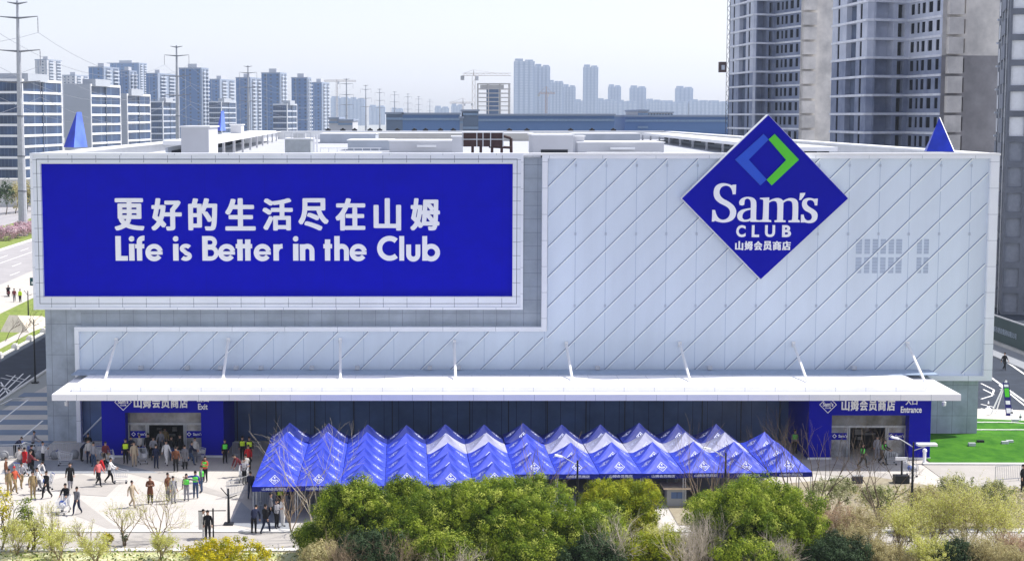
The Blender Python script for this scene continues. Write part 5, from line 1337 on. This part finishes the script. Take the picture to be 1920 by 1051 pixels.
row(420, 936, 470, 921, 1, 'at the tents left corner')
used = [False]
sb = MB(); prof = [(.34 * math.cos(R(-60 + k * 20)), .32 + .34 * math.sin(R(-60 + k * 20))) for k in range(8)]; sb.lathe((0, 0, 0), prof, 14)
sbo = tag(sb.build('stone_ball', mat('stone_ball', (.26, .27, .29), .8, .2, 4), None, True), 'x', 'bollard')
for i, (px, py) in enumerate(((8, 861), (52, 862), (104, 860), (74, 861), (140, 859))):
    place(sbo, used, gnd(px, py), 0, f'round stone ball bollard in front of the left barriers, {["farthest left","second","fourth","third","farthest right"][i]} of the five' if i in (1, 2, 3) else f'round stone ball bollard, {["leftmost",0,0,0,"rightmost"][i]} of the five by the left barriers', 'stone ball bollards')
def lamp(px, pyt, d, label, heads=1, hgt=None):
    x = kx(px) * d; p = atd(px, pyt, d); t = thing('street_lamp', label, 'street lamp', (p.x, d - D, 0), 0); h = p.z
    MB().lathe((0, 0, 0), [(.22, 0), (.22, .05), (.09, .08), (.075, h * .5), (.05, h)], 8).build('pole', black_metal, t)
    if heads:
        m_ = MB(); m_.tube((0, 0, h - .3), (-.9, 0, h + .25), .03); m_.build('arm', pale_steel, t)
        m_ = MB(); m_.hexa([(-1.3, -.13, h + .25), (-.85, -.13, h + .16), (-.85, .13, h + .16), (-1.3, .13, h + .25), (-1.27, -.1, h + .34), (-.85, -.1, h + .24), (-.85, .1, h + .24), (-1.27, .1, h + .34)]); m_.build('lamp_head', letter_white, t)
        if heads > 1:
            m_ = MB(); m_.tube((0, 0, h - .5), (.8, 0, h - .2), .03); m_.build('arm', pale_steel, t)
            m_ = MB(); m_.box(.2, 1.3, -.25, .25, h - .2, h - .08); m_.build('solar_panel', letter_white, t)
    else:
        m_ = MB(); m_.tube((0, 0, h - .5), (-.45, 0, h + .05), .03); m_.tube((0, 0, h - .6), (.5, 0, h - .4), .03); m_.build('arm', black_metal, t)
        MB().box(-.28, .28, -.28, .28, 0, .1).build('base', black_metal, t)
    return t
lamp(1713, 828, 90, 'solar street lamp with white head and panel before the entrance', 2)
lamp(1083, 862, 89, 'slim street lamp with white head in front of the middle tents', 1)
lamp(1361, 848, 90, 'slim street lamp with white head in front of the right tents', 1)
lamp(428, 915, 94, 'bare black twin-armed post at the plaza edge', 0)
lamp(63, 598, gnd(63, 717).y + D, 'tall slim black lamp post beside the left corner of the store', 0)
lamp(52, 545, 190, 'dark signal post beside the far left road junction', 0)
p = gnd(56, 600); t = thing('road_sign', 'small dark teal road sign on a post beside the billboard left edge', 'sign', (kx(56) * 200, 200 - D, 0)); h = atd(56, 520, 200).z
MB().tube((0, 0, 0), (0, 0, h), .08).build('post', pale_steel, t); MB().box(-.5, .6, -.15, -.09, h - 1.0, h).build('panel', mat('sign_teal', (.01, .08, .10), .5), t); MB().box(-.3, .3, -.17, -.151, h - .8, h - .5).build('arrow', letter_white, t)
# leaning advertising board on the right
p = gnd(1882, 779); t = thing('advertising_stand', 'leaning white easel with a tall green and blue advertising banner beside the right road', 'advertising stand', p)
m_ = MB(); m_.tube((-1.1, 0, 0), (.1, 0, 2.9), .06); m_.tube((.3, -.3, .1), (.1, 0, 2.9), .06); m_.tube((-1.1, 0, .05), (.5, -.3, .05), .07); m_.tube((-.4, .8, 0), (.1, 0, 2.9), .05); m_.build('frame', white_metal, t)
m_ = MB(); m_.hexa([(.05, -.45, .05), (.55, -.45, .0), (.55, -.38, .0), (.05, -.38, .05), (-.2, -.1, 2.75), (.3, -.1, 2.7), (.3, -.03, 2.7), (-.2, -.03, 2.75)]); bn = m_.build('banner', mat('banner_blue', (.02, .02, .16), .5), t)
for z0, z1, mm, nm in ((1.6, 2.3, logo_green, 'green_patch'), (.3, .7, letter_white, 'white_patch'), (1.0, 1.3, letter_white, 'white_patch'), (2.4, 2.6, letter_white, 'white_patch')):
    f = lambda z: (.05 - z / 2.75 * .25, -.46 + z / 2.75 * .35)
    a, b_ = f(z0), f(z1); m_ = MB(); m_.quad((a[0] + .06, a[1] - .008, z0), (a[0] + .42, a[1] - .008, z0), (b_[0] + .42, b_[1] - .008, z1), (b_[0] + .06, b_[1] - .008, z1)); m_.build(nm, mm, bn)
for i, (px, py, lab) in enumerate(((1913, 789, 'white traffic cone beside the right road, nearer the picture edge'), (1897, 781, 'white traffic cone right of the advertising banner'), (1853, 766, 'small white cone on the right road markings'))):
    m_ = MB(); m_.box(-.2, .2, -.2, .2, 0, .05); q = gnd(px, py); m_.lathe((0, 0, .05), [(.15, 0), (.10, .25), (.04, .6)], 10)
    o = m_.build('base_and_cone', letter_white); o.name = 'traffic_cone'; o.location = q; tag(o, lab, 'cone'); MB().lathe((0, 0, .3), [(.105, 0), (.085, .12)], 10).build('band', black_metal, o)
q = gnd(1901, 684); 
for i, (px, py) in enumerate(((1822, 837), (1838, 832), (1884, 834), (1893, 832), (1903, 792))):
    p = gnd(px, py, .3); t = thing('ground_floodlight', f'small ground floodlight on the right lawn, {ORD[i]} from the left', 'floodlight', p); MB().box(-.25, .25, -.12, .12, .08, .3).build('housing', pale_steel if i != 1 else black_metal, t); MB().box(-.05, .05, -.05, .05, -.3, .08).build('stake', black_metal, t)
p = gnd(1733, 869); t = thing('bollard', 'white round-topped bollard at the right entrance pillar', 'bollard', p); MB().lathe((0, 0, 0), [(.12, 0), (.12, .85)], 10).build('post', letter_white, t); MB().lathe((0, 0, .85), [(.14, 0), (.17, .08), (.13, .2), (.03, .25)], 10).build('cap', letter_white, t)
p = gnd(1690, 905); t = thing('sign_stand', 'black post with small sign plate and box before the entrance', 'sign stand', p); MB().tube((0, 0, 0), (0, 0, 1.7), .06).build('post', black_metal, t); MB().box(-.45, .35, -.08, 0, 1.55, 1.75).build('plate', letter_white, t); MB().box(-.5, .45, -.35, .3, 0, .55).build('box', black_metal, t)
p = gnd(1607, 906); m_ = MB(); m_.box(-.35, .35, -.12, .12, .05, .5); o = m_.build('meter_box', mat('meter_dark', (.06, .06, .08), .6)); o.location = p; tag(o, 'small dark box on the kerb before the entrance', 'box'); MB().box(-.38, .38, -.14, .14, .5, .55).build('lid', steel, o)
p = gnd(1266, 944); t = thing('security_booth', 'small cream kiosk roof showing between two green trees', 'kiosk', p); MB().box(-.6, .6, -.6, .6, 0, 1.1).build('wall', concrete, t); MB().box(-.85, .85, -.8, .8, 1.1, 1.2).build('roof', mat('kiosk_roof', (.62, .50, .36), .7), t); MB().box(-.35, .45, -.62, -.603, .5, .9).build('window', dark_glass, t)
# clothes-rail-like frame at the plaza edge
p = gnd(392, 1008); t = thing('banner_frame', 'dark thin crossbar frame at the plaza edge', 'frame', p); m_ = MB(); m_.tube((.25, 0, 0), (.25, 0, 1.75), .05); m_.tube((-.6, 0, 1.6), (1.0, 0, 1.62), .03); m_.build('frame', black_metal, t)
m_ = MB(); m_.quad((-.6, 0, .5), (-.35, 0, .5), (-.35, .02, 1.58), (-.6, .02, 1.58)); m_.build('cloth', CL['white'], t); 
# far left: concrete wedge and low white wall
p = gnd(40, 622); t = thing('concrete_wedge', 'sloping pale concrete wedge beside the far left pavement', 'concrete block', p); m_ = MB(); m_.hexa([(-2.4, 0, 0), (1.2, -1, 0), (1.8, 8, 0), (-1.6, 9, 0), (-1.6, 1, 1.8), (-.6, .8, 1.8), (.4, 8, .8), (-1.2, 8.4, .8)]); m_.build('body', mat('wedge', (.60, .55, .47), .9, .1), t)
used = [False]; blk = tag(MB().box(-.45, .45, -.3, .3, 0, .45).prism([(-.3, -.2), (.3, -.2), (.3, .2), (-.3, .2)], .45, .6).build('concrete_barrier_block', mat('block_white', (.68, .67, .65), .9, .12)), 'x', 'block')
for i in range(12):
    y = -2 + i * 6.2; place(blk, used, (-44.2 - .008 * y, y, 0), R(90), f'white concrete block in the row along the left service road, {ORD[i]} from the near end', 'concrete blocks along the left road')
t = thing('low_wall', 'long white low wall beyond the far left road', 'wall', (kx(0) * 430, 430 - D, 0)); MB().box(-60, 9, 0, 3, 0, 7).build('wall', mat('wall_white', (.62, .62, .60), .9, .06), t); MB().box(-60.5, 9.5, -.5, 3.5, 7, 7.5).build('coping', kerb_stone, t)
# ============================================================ PLANTS
bark = mat('bark', (.13, .10, .075), .95, .3, 6)
bark_pale = mat('bark_pale', (.52, .46, .38), .9, .2, 6)
bark_tan = mat('bark_tan', (.30, .23, .16), .95, .3, 6)
def leafset(key, cols): return [mat(f'leaf_{key}_{i}', c, .6, .15, 3, spec=.12, trans=.42) for i, c in enumerate(cols)]
LV = dict(
 camphor=leafset('camphor', [(.07, .12, .012), (.15, .23, .02), (.27, .35, .03), (.48, .54, .10)]),
 yellow=leafset('yellow', [(.15, .20, .015), (.27, .33, .02), (.42, .45, .03), (.34, .34, .02)]),
 gold=leafset('gold', [(.36, .32, .01), (.56, .48, .012), (.68, .60, .03), (.28, .30, .02)]),
 dark=leafset('dark', [(.025, .045, .02), (.04, .075, .03), (.08, .13, .06)]),
 variegated=leafset('variegated', [(.16, .20, .06), (.38, .40, .20), (.55, .54, .34)]),
 spring=leafset('spring', [(.52, .56, .10), (.68, .68, .18), (.74, .75, .36)]),
 pink=leafset('pink', [(.55, .40, .28), (.62, .48, .34), (.44, .32, .22)]),
 blossom=leafset('blossom', [(.58, .40, .46), (.50, .32, .38), (.62, .50, .54)]),
 straw=leafset('straw', [(.50, .44, .22), (.60, .56, .30), (.38, .34, .16)]))
def leaves(rg_, cen, nrm, size, aspect=.55, jitter=.5):
    n = len(cen); N_ = nrm + rg_.normal(0, jitter, (n, 3)); N_ /= np.linalg.norm(N_, axis=1)[:, None] + 1e-9
    a = rg_.normal(0, 1, (n, 3)); U = np.cross(N_, a); U /= np.linalg.norm(U, axis=1)[:, None] + 1e-9; W = np.cross(N_, U)
    s = size * rg_.uniform(.6, 1.25, n)[:, None]; U = U * s * .5; W = W * s * .5 * aspect
    V = np.stack([cen - U, cen + W, cen + U, cen - W], 1).reshape(-1, 3)
    return V, np.arange(n * 4).reshape(-1, 4)
def branches(rs, h, depth, spread, r0, n0=3, up=.55, kids=(2, 4), start=None, ln0=.36):
    segs = []
    def go(p, d_, ln, r, k):
        n = 3; q = p
        for i in range(n):
            d2 = (d_ + Vector((rs.gauss(0, .10), rs.gauss(0, .10), rs.gauss(0, .05) + .04 * up))).normalized(); q2 = q + d2 * ln / n
            segs.append((q, q2, r * (1 - .3 * i / n), r * (1 - .3 * (i + 1) / n))); q = q2; d_ = d2
        if k >= depth: return
        for i in range(rs.randint(*kids)):
            ax = d_.orthogonal().normalized(); ax.rotate(Matrix.Rotation(rs.uniform(0, 6.28), 3, d_)); ang = rs.uniform(.45, 1.0) * spread
            nd = (d_ * math.cos(ang) + ax * math.sin(ang) + Vector((0, 0, up * .25))).normalized()
            go(q if i == 0 else q.lerp(p, rs.uniform(0, .6)), nd, ln * rs.uniform(.6, .88), r * .58, k + 1)
    for i in range(n0):
        a = 6.283 * i / n0 + rs.uniform(-.5, .5); s = spread * rs.uniform(.25, .7)
        go(Vector((0, 0, 0)) if n0 > 1 else Vector((0, 0, 0)), Vector((math.cos(a) * s, math.sin(a) * s, 1)).normalized(), h * ln0, r0, 0)
    return segs
def seg_mesh(name, segs, m_, sides=3):
    P = np.array([tuple(s[0]) for s in segs]); Q = np.array([tuple(s[1]) for s in segs]); r1 = np.array([s[2] for s in segs]); r2 = np.array([s[3] for s in segs])
    T = Q - P; T /= np.linalg.norm(T, axis=1)[:, None] + 1e-9; a = np.where(np.abs(T[:, 2:3]) > .9, [[1., 0, 0]], [[0, 0, 1.]]); U = np.cross(T, a); U /= np.linalg.norm(U, axis=1)[:, None]; W = np.cross(T, U)
    V = []
    for c, r in ((P, r1), (Q, r2)):
        for i in range(sides): an = 2 * math.pi * i / sides; V.append(c + (U * math.cos(an) + W * math.sin(an)) * r[:, None])
    V = np.stack(V, 1).reshape(-1, 3); n = len(segs); Fq = []
    base = np.arange(n)[:, None] * 2 * sides
    for i in range(sides): j = (i + 1) % sides; Fq.append(np.concatenate([base + i, base + j, base + sides + j, base + sides + i], 1))
    return fast_mesh(name, V, np.concatenate(Fq), [m_])
def leafy(name, label, cat, loc, rx, ry, rz_, cz_, kind, seed, n_clump=420, per=34, leaf=.17, puff=.34, group=None, trunk=True, lobes=9, holes=.2, bk=None, inner=False):
    rg_ = np.random.default_rng(seed); rs = random.Random(seed)
    t = thing(name, label, cat, loc, 0, group)
    # uneven outline: lobes of different size spread over an ellipsoid
    L_ = []
    for i in range(lobes):
        v = Vector((rs.gauss(0, 1), rs.gauss(0, 1), rs.uniform(-.3, 1.1))).normalized(); k = rs.uniform(.45, .62); L_.append((np.array([v.x * rx * k, v.y * ry * k, cz_ + v.z * rz_ * k]), rs.uniform(.36, .52)))
    L_.append((np.array([0, 0, cz_]), .80)); L_.append((np.array([0, 0, cz_ * .75]), .78))
    cs, ns = [], []
    w_ = np.array([l[1] ** 2 for l in L_]); w_ /= w_.sum()
    for i in range(n_clump):
        c, k = L_[rg_.choice(len(L_), p=w_)]; v = rg_.normal(0, 1, 3); v[2] = v[2] * .8 + .25; v /= np.linalg.norm(v); q = c + v * np.array([rx, ry, rz_]) * k * rg_.uniform(.86, 1.04)
        if q[2] < .35: continue
        if rg_.random() < holes: continue
        cs.append(q); ns.append(v)
    cs, ns = np.array(cs), np.array(ns); m = len(cs)
    pid = np.repeat(np.arange(m), per); o_ = rg_.normal(0, 1, (m * per, 3)); o_ /= np.linalg.norm(o_, axis=1)[:, None]; sz = puff * rg_.uniform(.65, 1.25, m)[pid][:, None]
    cen = cs[pid] + o_ * sz * rg_.uniform(.35, 1, (m * per, 1)) ** .6; nr = o_ * 1.0 + ns[pid] * .3 + np.array([0, 0, .15])
    V, Fq = leaves(rg_, cen, nr, leaf, .6, .16)
    ms = LV[kind]; tone = rg_.choice(len(ms), m, p=np.array([1, 1.6, 1.6, .8][:len(ms)]) / sum([1, 1.6, 1.6, .8][:len(ms)]))[pid]
    tone = np.where(rg_.random(m * per) < .05, rg_.integers(0, len(ms), m * per), tone)
    nf = int(250 * rx * rz_) if inner else 0                  # fill leaves in the darkest tone, painting the crown's inner shade
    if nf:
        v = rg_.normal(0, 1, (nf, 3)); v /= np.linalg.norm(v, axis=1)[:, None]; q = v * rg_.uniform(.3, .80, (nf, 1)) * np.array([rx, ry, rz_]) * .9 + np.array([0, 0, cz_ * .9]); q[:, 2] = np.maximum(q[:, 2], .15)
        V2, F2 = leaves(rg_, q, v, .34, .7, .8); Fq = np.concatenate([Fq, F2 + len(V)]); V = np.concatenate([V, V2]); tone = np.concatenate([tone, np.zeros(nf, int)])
    link('crown', fast_mesh('crown', V, Fq, ms, tone), t)
    if trunk:
        segs = branches(rs, cz_ + rz_ * .4, 3, .7, .13 * max(rx, 1) / 3 + .03, 1, ln0=.42)
        link('trunk', seg_mesh('trunk', segs, bk or bark, 6), t)
    return t
def bare(name, label, cat, loc, h, seed, m_, depth=4, spread=.75, n0=4, r0=.05, kids=(2, 4), kind=None, nl=0, leaf=.09, group=None, up=.55, ln0=.36, sx=1.0):
    rs = random.Random(seed); rg_ = np.random.default_rng(seed); t = thing(name, label, cat, loc, 0, group)
    segs = branches(rs, h, depth, spread, r0, n0, up, kids, ln0=ln0)
    mz = max(s[1].z for s in segs); k = h / mz
    segs = [(Vector((a.x * k * sx, a.y * k, a.z * k)), Vector((b.x * k * sx, b.y * k, b.z * k)), r1, r2) for a, b, r1, r2 in segs]
    link('branches', seg_mesh('branches', segs, m_), t)
    if kind:
        tips = [s for s in segs if s[2] < r0 * .42]; cen = []
        P = np.array([tuple(s[0]) for s in tips]); Q = np.array([tuple(s[1]) for s in tips]); ix = rg_.integers(0, len(tips), nl); u = rg_.random((nl, 1))
        cen = P[ix] * (1 - u) + Q[ix] * u + rg_.normal(0, .05, (nl, 3))
        V, Fq = leaves(rg_, cen, np.tile([0, 0, 1.], (nl, 1)), leaf, .4, 1.0)
        link('foliage', fast_mesh('foliage', V, Fq, LV[kind], rg_.integers(0, len(LV[kind]), nl)), t)
    return t
def spot(px, py, d): p = atd(px, py, d); return (p.x, p.y, 0), p.z
G3 = 'round evergreen trees in front of the tents'
def round_tree(label, px, ytop, wpx, d, kind, seed, **k):
    loc, top_ = spot(px, ytop, d); rx = wpx / 2 / F * d; rz_ = min(top_ * .50, rx * 1.1)
    k['per'] = 105; k['leaf'] = .105; k['puff'] = .36; k['inner'] = True; k['n_clump'] = int(k.get('n_clump', 420) * .95)
    return leafy('evergreen_tree', label, 'tree', loc, rx, rx * .85, rz_, top_ - rz_ * .98, kind, seed, group=G3, **k)
round_tree('green round tree left of the largest one, below the third tent column', 668, 893, 170, 86, 'camphor', 11, n_clump=620, per=30, leaf=.15)
round_tree('small green tree top between the two big left crowns', 762, 890, 95, 89, 'camphor', 12, n_clump=260)
round_tree('largest green round tree in the middle of the planting', 918, 884, 370, 85, 'camphor', 13, n_clump=1500, per=32, lobes=15, leaf=.16)
round_tree('yellow-green round tree right of the largest green one', 1160, 886, 180, 87, 'yellow', 14, n_clump=680, leaf=.15)
round_tree('dark green lower crown beneath the yellow-green tree', 1100, 935, 190, 83, 'camphor', 24, n_clump=520)
round_tree('wide green round tree below the right end tents', 1412, 892, 285, 84, 'camphor', 15, n_clump=1350, per=32, lobes=12)
round_tree('low dark crown at the bottom below the wide right tree', 1570, 1002, 160, 82, 'dark', 16, n_clump=420)
round_tree('low dark crown at the bottom right among the willowy shrubs', 1790, 1010, 110, 82, 'dark', 17, n_clump=260)
round_tree('low green crown left under the leftmost green tree', 600, 975, 110, 87, 'camphor', 18, n_clump=300)
round_tree('low green crown under the largest tree', 770, 965, 150, 82, 'camphor', 25, n_clump=420)
leafy('golden_shrub', 'golden yellow rounded shrub at the bottom left centre', 'shrub', (spot(430, 1010, 86)[0]), 2.75, 2.0, 1.35, spot(430, 1003, 86)[1] - 1.25, 'gold', 20, n_clump=520, per=34, leaf=.12, puff=.26)
leafy('golden_shrub', 'small golden sapling left of the rounded golden shrub', 'shrub', (spot(200, 1000, 89)[0]), .45, .45, .7, spot(200, 998, 89)[1] - .6, 'gold', 21, n_clump=50, per=26, leaf=.12, puff=.22)
leafy('golden_shrub', 'thin dark-leaved sapling at lower left', 'shrub', (spot(234, 1000, 89)[0]), .22, .22, .8, spot(234, 995, 89)[1] - .7, 'dark', 22, n_clump=24, per=20, leaf=.10, puff=.16)
leafy('green_shrub', 'leafy green shrub in the bottom left corner', 'shrub', (spot(60, 1020, 88)[0]), 2.2, 1.5, 1.1, 1.0, 'spring', 23, n_clump=240, per=22, leaf=.11, puff=.3, holes=.3)
leafy('green_shrub', 'dark green column shrub among the lower left twigs', 'shrub', (spot(50, 1000, 88)[0]), .5, .5, 1.6, 1.9, 'camphor', 26, n_clump=90, per=20, leaf=.11, puff=.25, holes=.3)
leafy('green_shrub', 'yellow-leaved shrub at the left picture edge', 'shrub', (spot(0, 950, 88)[0]), .7, .6, 1.5, 2.4, 'gold', 27, n_clump=90, per=20, leaf=.11, puff=.25, holes=.3)
for i, (px, yt, rx, rz_, d, lab) in enumerate(((1560, 893, 1.5, .9, 95, 'pale variegated shrub just right of the tents'), (1645, 905, 1.1, .8, 95, 'pale variegated shrub before the entrance'), (1800, 885, 1.4, 1.3, 93, 'pale variegated tall shrub right of the solar lamp'), (1740, 905, 1.2, 1.2, 92, 'olive variegated shrub beside the solar lamp'), (1865, 900, 1.0, 1.2, 93, 'variegated shrub nearest the right path'))):
    loc, top_ = spot(px, yt, d); leafy('variegated_shrub', lab, 'shrub', loc, rx, rx * .8, rz_, top_ - rz_ * .9, 'variegated' if i != 3 else 'straw', 40 + i, n_clump=int(170 * rx * rz_), per=24, leaf=.12, puff=.25, group='variegated shrubs near the entrance', holes=.2)
for i, (px, yt, w_, d, kk) in enumerate(((700, 985, 150, 81, 'dark'), (850, 985, 190, 81, 'camphor'), (990, 985, 190, 81, 'camphor'), (1110, 1000, 150, 80, 'dark'), (1230, 990, 130, 81, 'yellow'), (1420, 1000, 180, 80, 'camphor'), (1330, 985, 120, 84, 'yellow'), (620, 1010, 130, 82, 'straw'))):
    loc, top_ = spot(px, yt, d); rx = w_ / 2 / F * d
    leafy('understorey_shrub', f'low dense shrub under the green trees at the bottom edge, {ORD[i]} in the order left green, green, green, dark, yellow, green, yellow, straw' if 0 else ['dark low shrub below the leftmost green tree at the bottom', 'green low shrub below the left half of the largest tree', 'green low shrub below the right half of the largest tree', 'dark low shrub beside the silvery bare twigs', 'yellow-green low shrub below the gap right of the yellow tree', 'green low shrub below the wide right-hand tree', 'yellow-green low shrub behind the dense pale bare shrub', 'straw-coloured low shrub at the bottom left of the green trees'][i], 'shrub', loc, rx, rx * .7, top_ * .5, top_ * .5, kk, 200 + i, n_clump=int(rx * 170), per=60, leaf=.11, puff=.34, inner=True, group='low shrubs under the green trees', trunk=True)
# vase-shaped bare trees in front of the tents and the entrance
for i, (px, yt, d, h_, dep, m_, lab, s) in enumerate((
    (590, 785, 90, 0, 4, bark_pale, 'bare vase-shaped tree in front of the left tent columns', .62),
    (545, 880, 92, 0, 4, bark_tan, 'slender bare sapling below the second tent column', .6),
    (1010, 800, 90, 0, 3, bark_tan, 'thin bare tree whose tips rise above the middle tents', .45),
    (1330, 770, 90, 0, 4, bark_tan, 'tall thin bare tree in front of the right tent columns', .5),
    (1490, 752, 92, 0, 4, bark, 'dense bare tree between the tents and the entrance', .5),
    (1655, 770, 93, 0, 4, bark, 'bare spreading tree in front of the entrance doors', .8),
    (1535, 770, 94, 0, 3, bark, 'slight bare tree left of the entrance pillar', .5),
    (295, 885, 90, 0, 5, bark_tan, 'bare airy tree with many upright stems on the lower left plaza', .85),
    (230, 935, 89, 0, 4, bark_tan, 'thin bare tree left of the many-stemmed one', .7),
    (160, 960, 88, 0, 4, bark_tan, 'low bare twiggy tree at the lower left', .8),
    (95, 935, 88, 0, 4, bark_tan, 'straight bare sapling at the lower left with few branches', .5))):
    loc, top_ = spot(px, yt, d)
    bare('bare_tree', lab, 'bare tree', loc, top_, 60 + i, m_, depth=dep, spread=s, n0=4, r0=.045, kids=(2, 3), group='leafless trees', kind='spring' if i in (7, 8, 9, 10) else None, nl=1400 if i in (7, 8, 9, 10) else 0, leaf=.07)
for i, (px, yt, d, m_, lab, s, n0, kk) in enumerate((
    (1150, 955, 81, bark_pale, 'silvery bare shrub below the yellow-green tree', .9, 5, None),
    (1330, 950, 81, bark_pale, 'dense pale bare shrub between the two right green trees', .55, 9, None),
    (1290, 955, 80, bark_pale, 'lower pale bare shrub left of the dense pale one', .6, 8, None),
    (730, 985, 80, bark_tan, 'tan bare shrub at the bottom under the green trees', .9, 8, None),
    (640, 990, 80, bark_tan, 'tan bare shrub at the bottom left of the green trees', .8, 7, None),
    (860, 1005, 79, bark_pale, 'whitish bare twigs at the bottom under the largest tree', .9, 6, None),
    (1450, 980, 80, bark_pale, 'pale bare shrub at the bottom before the wide right tree', .7, 8, None))):
    loc, top_ = spot(px, yt, d)
    bare('bare_shrub', lab, 'shrub', loc, top_, 80 + i, m_, depth=4, spread=s, n0=n0, r0=.035, kids=(2, 4), group='leafless shrubs at the bottom', ln0=.4)
wl = [(1560, 925, 86, 'pink', 'reddish twiggy shrub right of the wide green tree'), (1625, 940, 86, 'straw', 'tan twiggy shrub in front of the entrance'), (1500, 915, 88, 'straw', 'straw-coloured shrub behind the reddish twigs'),
      (1690, 935, 86, 'spring', 'pale yellow-green willowy shrub left of the solar lamp'), (1750, 900, 87, 'spring', 'pale yellow-green willowy shrub right of the solar lamp'), (1815, 880, 87, 'spring', 'tall light yellow willowy shrub before the lawn'), (1880, 900, 87, 'spring', 'light yellow willowy shrub near the right path'),
      (1910, 990, 84, 'pink', 'brownish twiggy shrub at the right picture edge'), (1660, 990, 82, 'straw', 'straw-coloured shrub at the bottom right'), (1740, 985, 82, 'spring', 'yellow-green shrub at the bottom right of centre'), (1840, 985, 82, 'straw', 'straw-coloured shrub at the bottom far right'), (1600, 975, 83, 'straw', 'straw-coloured shrub above the low dark crown'), (1905, 1010, 80, 'straw', 'straw-coloured shrub in the bottom right corner'), (1235, 965, 83, 'spring', 'pale yellow-green shrub between yellow tree and bare shrubs'),
      (30, 960, 87, 'spring', 'pale green airy shrub at the lower left edge'), (110, 985, 86, 'spring', 'pale green airy shrub at the lower left corner'), (300, 985, 86, 'spring', 'pale green airy shrub left of the golden shrub'), (180, 1000, 85, 'spring', 'low pale green airy shrub at the bottom left')]
for i, (px, yt, d, kk, lab) in enumerate(wl):
    loc, top_ = spot(px, yt, d); left = px < 400
    bare('willowy_shrub', lab, 'shrub', loc, top_, 100 + i, bark_tan, depth=4, spread=.85, n0=6 if left else 10, r0=.03, kids=(2, 4), kind=kk, nl=3400 if left else 11500, leaf=.085 if left else .085, group='airy twiggy shrubs', ln0=.38)
# roadside planting and trees far left
for i, (px, yt, d, lab) in enumerate(((12, 432, 330, 'pink blossoming shrub at the left picture edge by the far road'), (30, 428, 335, 'middle pink blossoming shrub beside the largest pylon'), (47, 424, 345, 'pink blossoming shrub right of the largest pylon base'), (60, 420, 352, 'pink blossoming shrub touching the billboard edge'))):
    loc, top_ = spot(px, yt, d); top_ = 3.2
    g_ = gnd(px, 452); leafy('blossom_shrub', lab, 'shrub', (gnd(px, 455 - px * .25).x, gnd(px, 455 - px * .25).y, .14), 2.2, 2.6, 1.4, 1.5, 'blossom', 130 + i, n_clump=120, per=16, leaf=.4, puff=.7, group='pink roadside shrubs', trunk=False)
for i, (px, d, h_, kk, lab) in enumerate(((6, 395, 9, 'dark', 'dark tree at the left edge before the low white wall'), (24, 400, 8, 'straw', 'pale bare-looking tree before the low white wall'), (45, 405, 8.5, 'straw', 'pale tree just right of the largest pylon'), (56, 410, 6, 'dark', 'small dark tree beside the billboard left edge'))):
    leafy('roadside_tree', lab, 'tree', (kx(px) * d, d - D, 0), 2.4, 2.4, h_ * .35, h_ * .62, kk, 140 + i, n_clump=90, per=14, leaf=.5, puff=.9, group='trees before the low white wall', holes=.3)
# verge saplings left
for i, (px, py, lab) in enumerate(((26, 652, 'small bare sapling on the left verge nearest the store'), (46, 620, 'small bare sapling on the left verge by the concrete wedge'), (10, 640, 'small bare sapling at the left edge of the verge'))):
    p = gnd(px, py); bare('sapling', lab, 'sapling', p, 3.0, 150 + i, bark, depth=3, spread=.7, n0=1, r0=.05, group='verge saplings', ln0=.4)
# low ground cover of the planting bed
rg_ = np.random.default_rng(5); n = 26000
cen = np.stack([rg_.uniform(-34, 40, n), rg_.uniform(-45, -31.2, n), rg_.uniform(.05, .5, n)], 1)
V, Fq = leaves(rg_, cen, np.tile([0, 0, 1.], (n, 1)), .22, .5, .8)
o = link('ground_cover', fast_mesh('ground_cover', V, Fq, LV['straw'] + LV['camphor'][:2], rg_.integers(0, 5, n))); o['kind'] = 'stuff'
n = 9000
xs = rg_.uniform(26, 46, n); cen = np.stack([xs, rg_.uniform(-25, -16.2, n), rg_.uniform(.05, .45, n)], 1)
V, Fq = leaves(rg_, cen, np.tile([0, 0, 1.], (n, 1)), .20, .5, .8)
o = link('ground_cover', fast_mesh('ground_cover', V, Fq, LV['straw'] + LV['variegated'][:2], rg_.integers(0, 5, n))); o['kind'] = 'stuff'
# ============================================================ HAZE
hz = MB(); hz.box(-3600, 3600, -D - 60, 5200, -1.2, 160)
hm = bpy.data.materials.new('haze_air'); hm.use_nodes = True
hn = hm.node_tree; hn.nodes.remove(hn.nodes['Principled BSDF'])
pv = hn.nodes.new('ShaderNodeVolumePrincipled')
pv.inputs['Color'].default_value = (.74, .85, 1.0, 1)
pv.inputs['Density'].default_value = .00011
pv.inputs['Anisotropy'].default_value = .25
hn.links.new(pv.outputs[0], hn.nodes['Material Output'].inputs['Volume'])
ho_ = hz.build('haze', hm); ho_['kind'] = 'stuff'
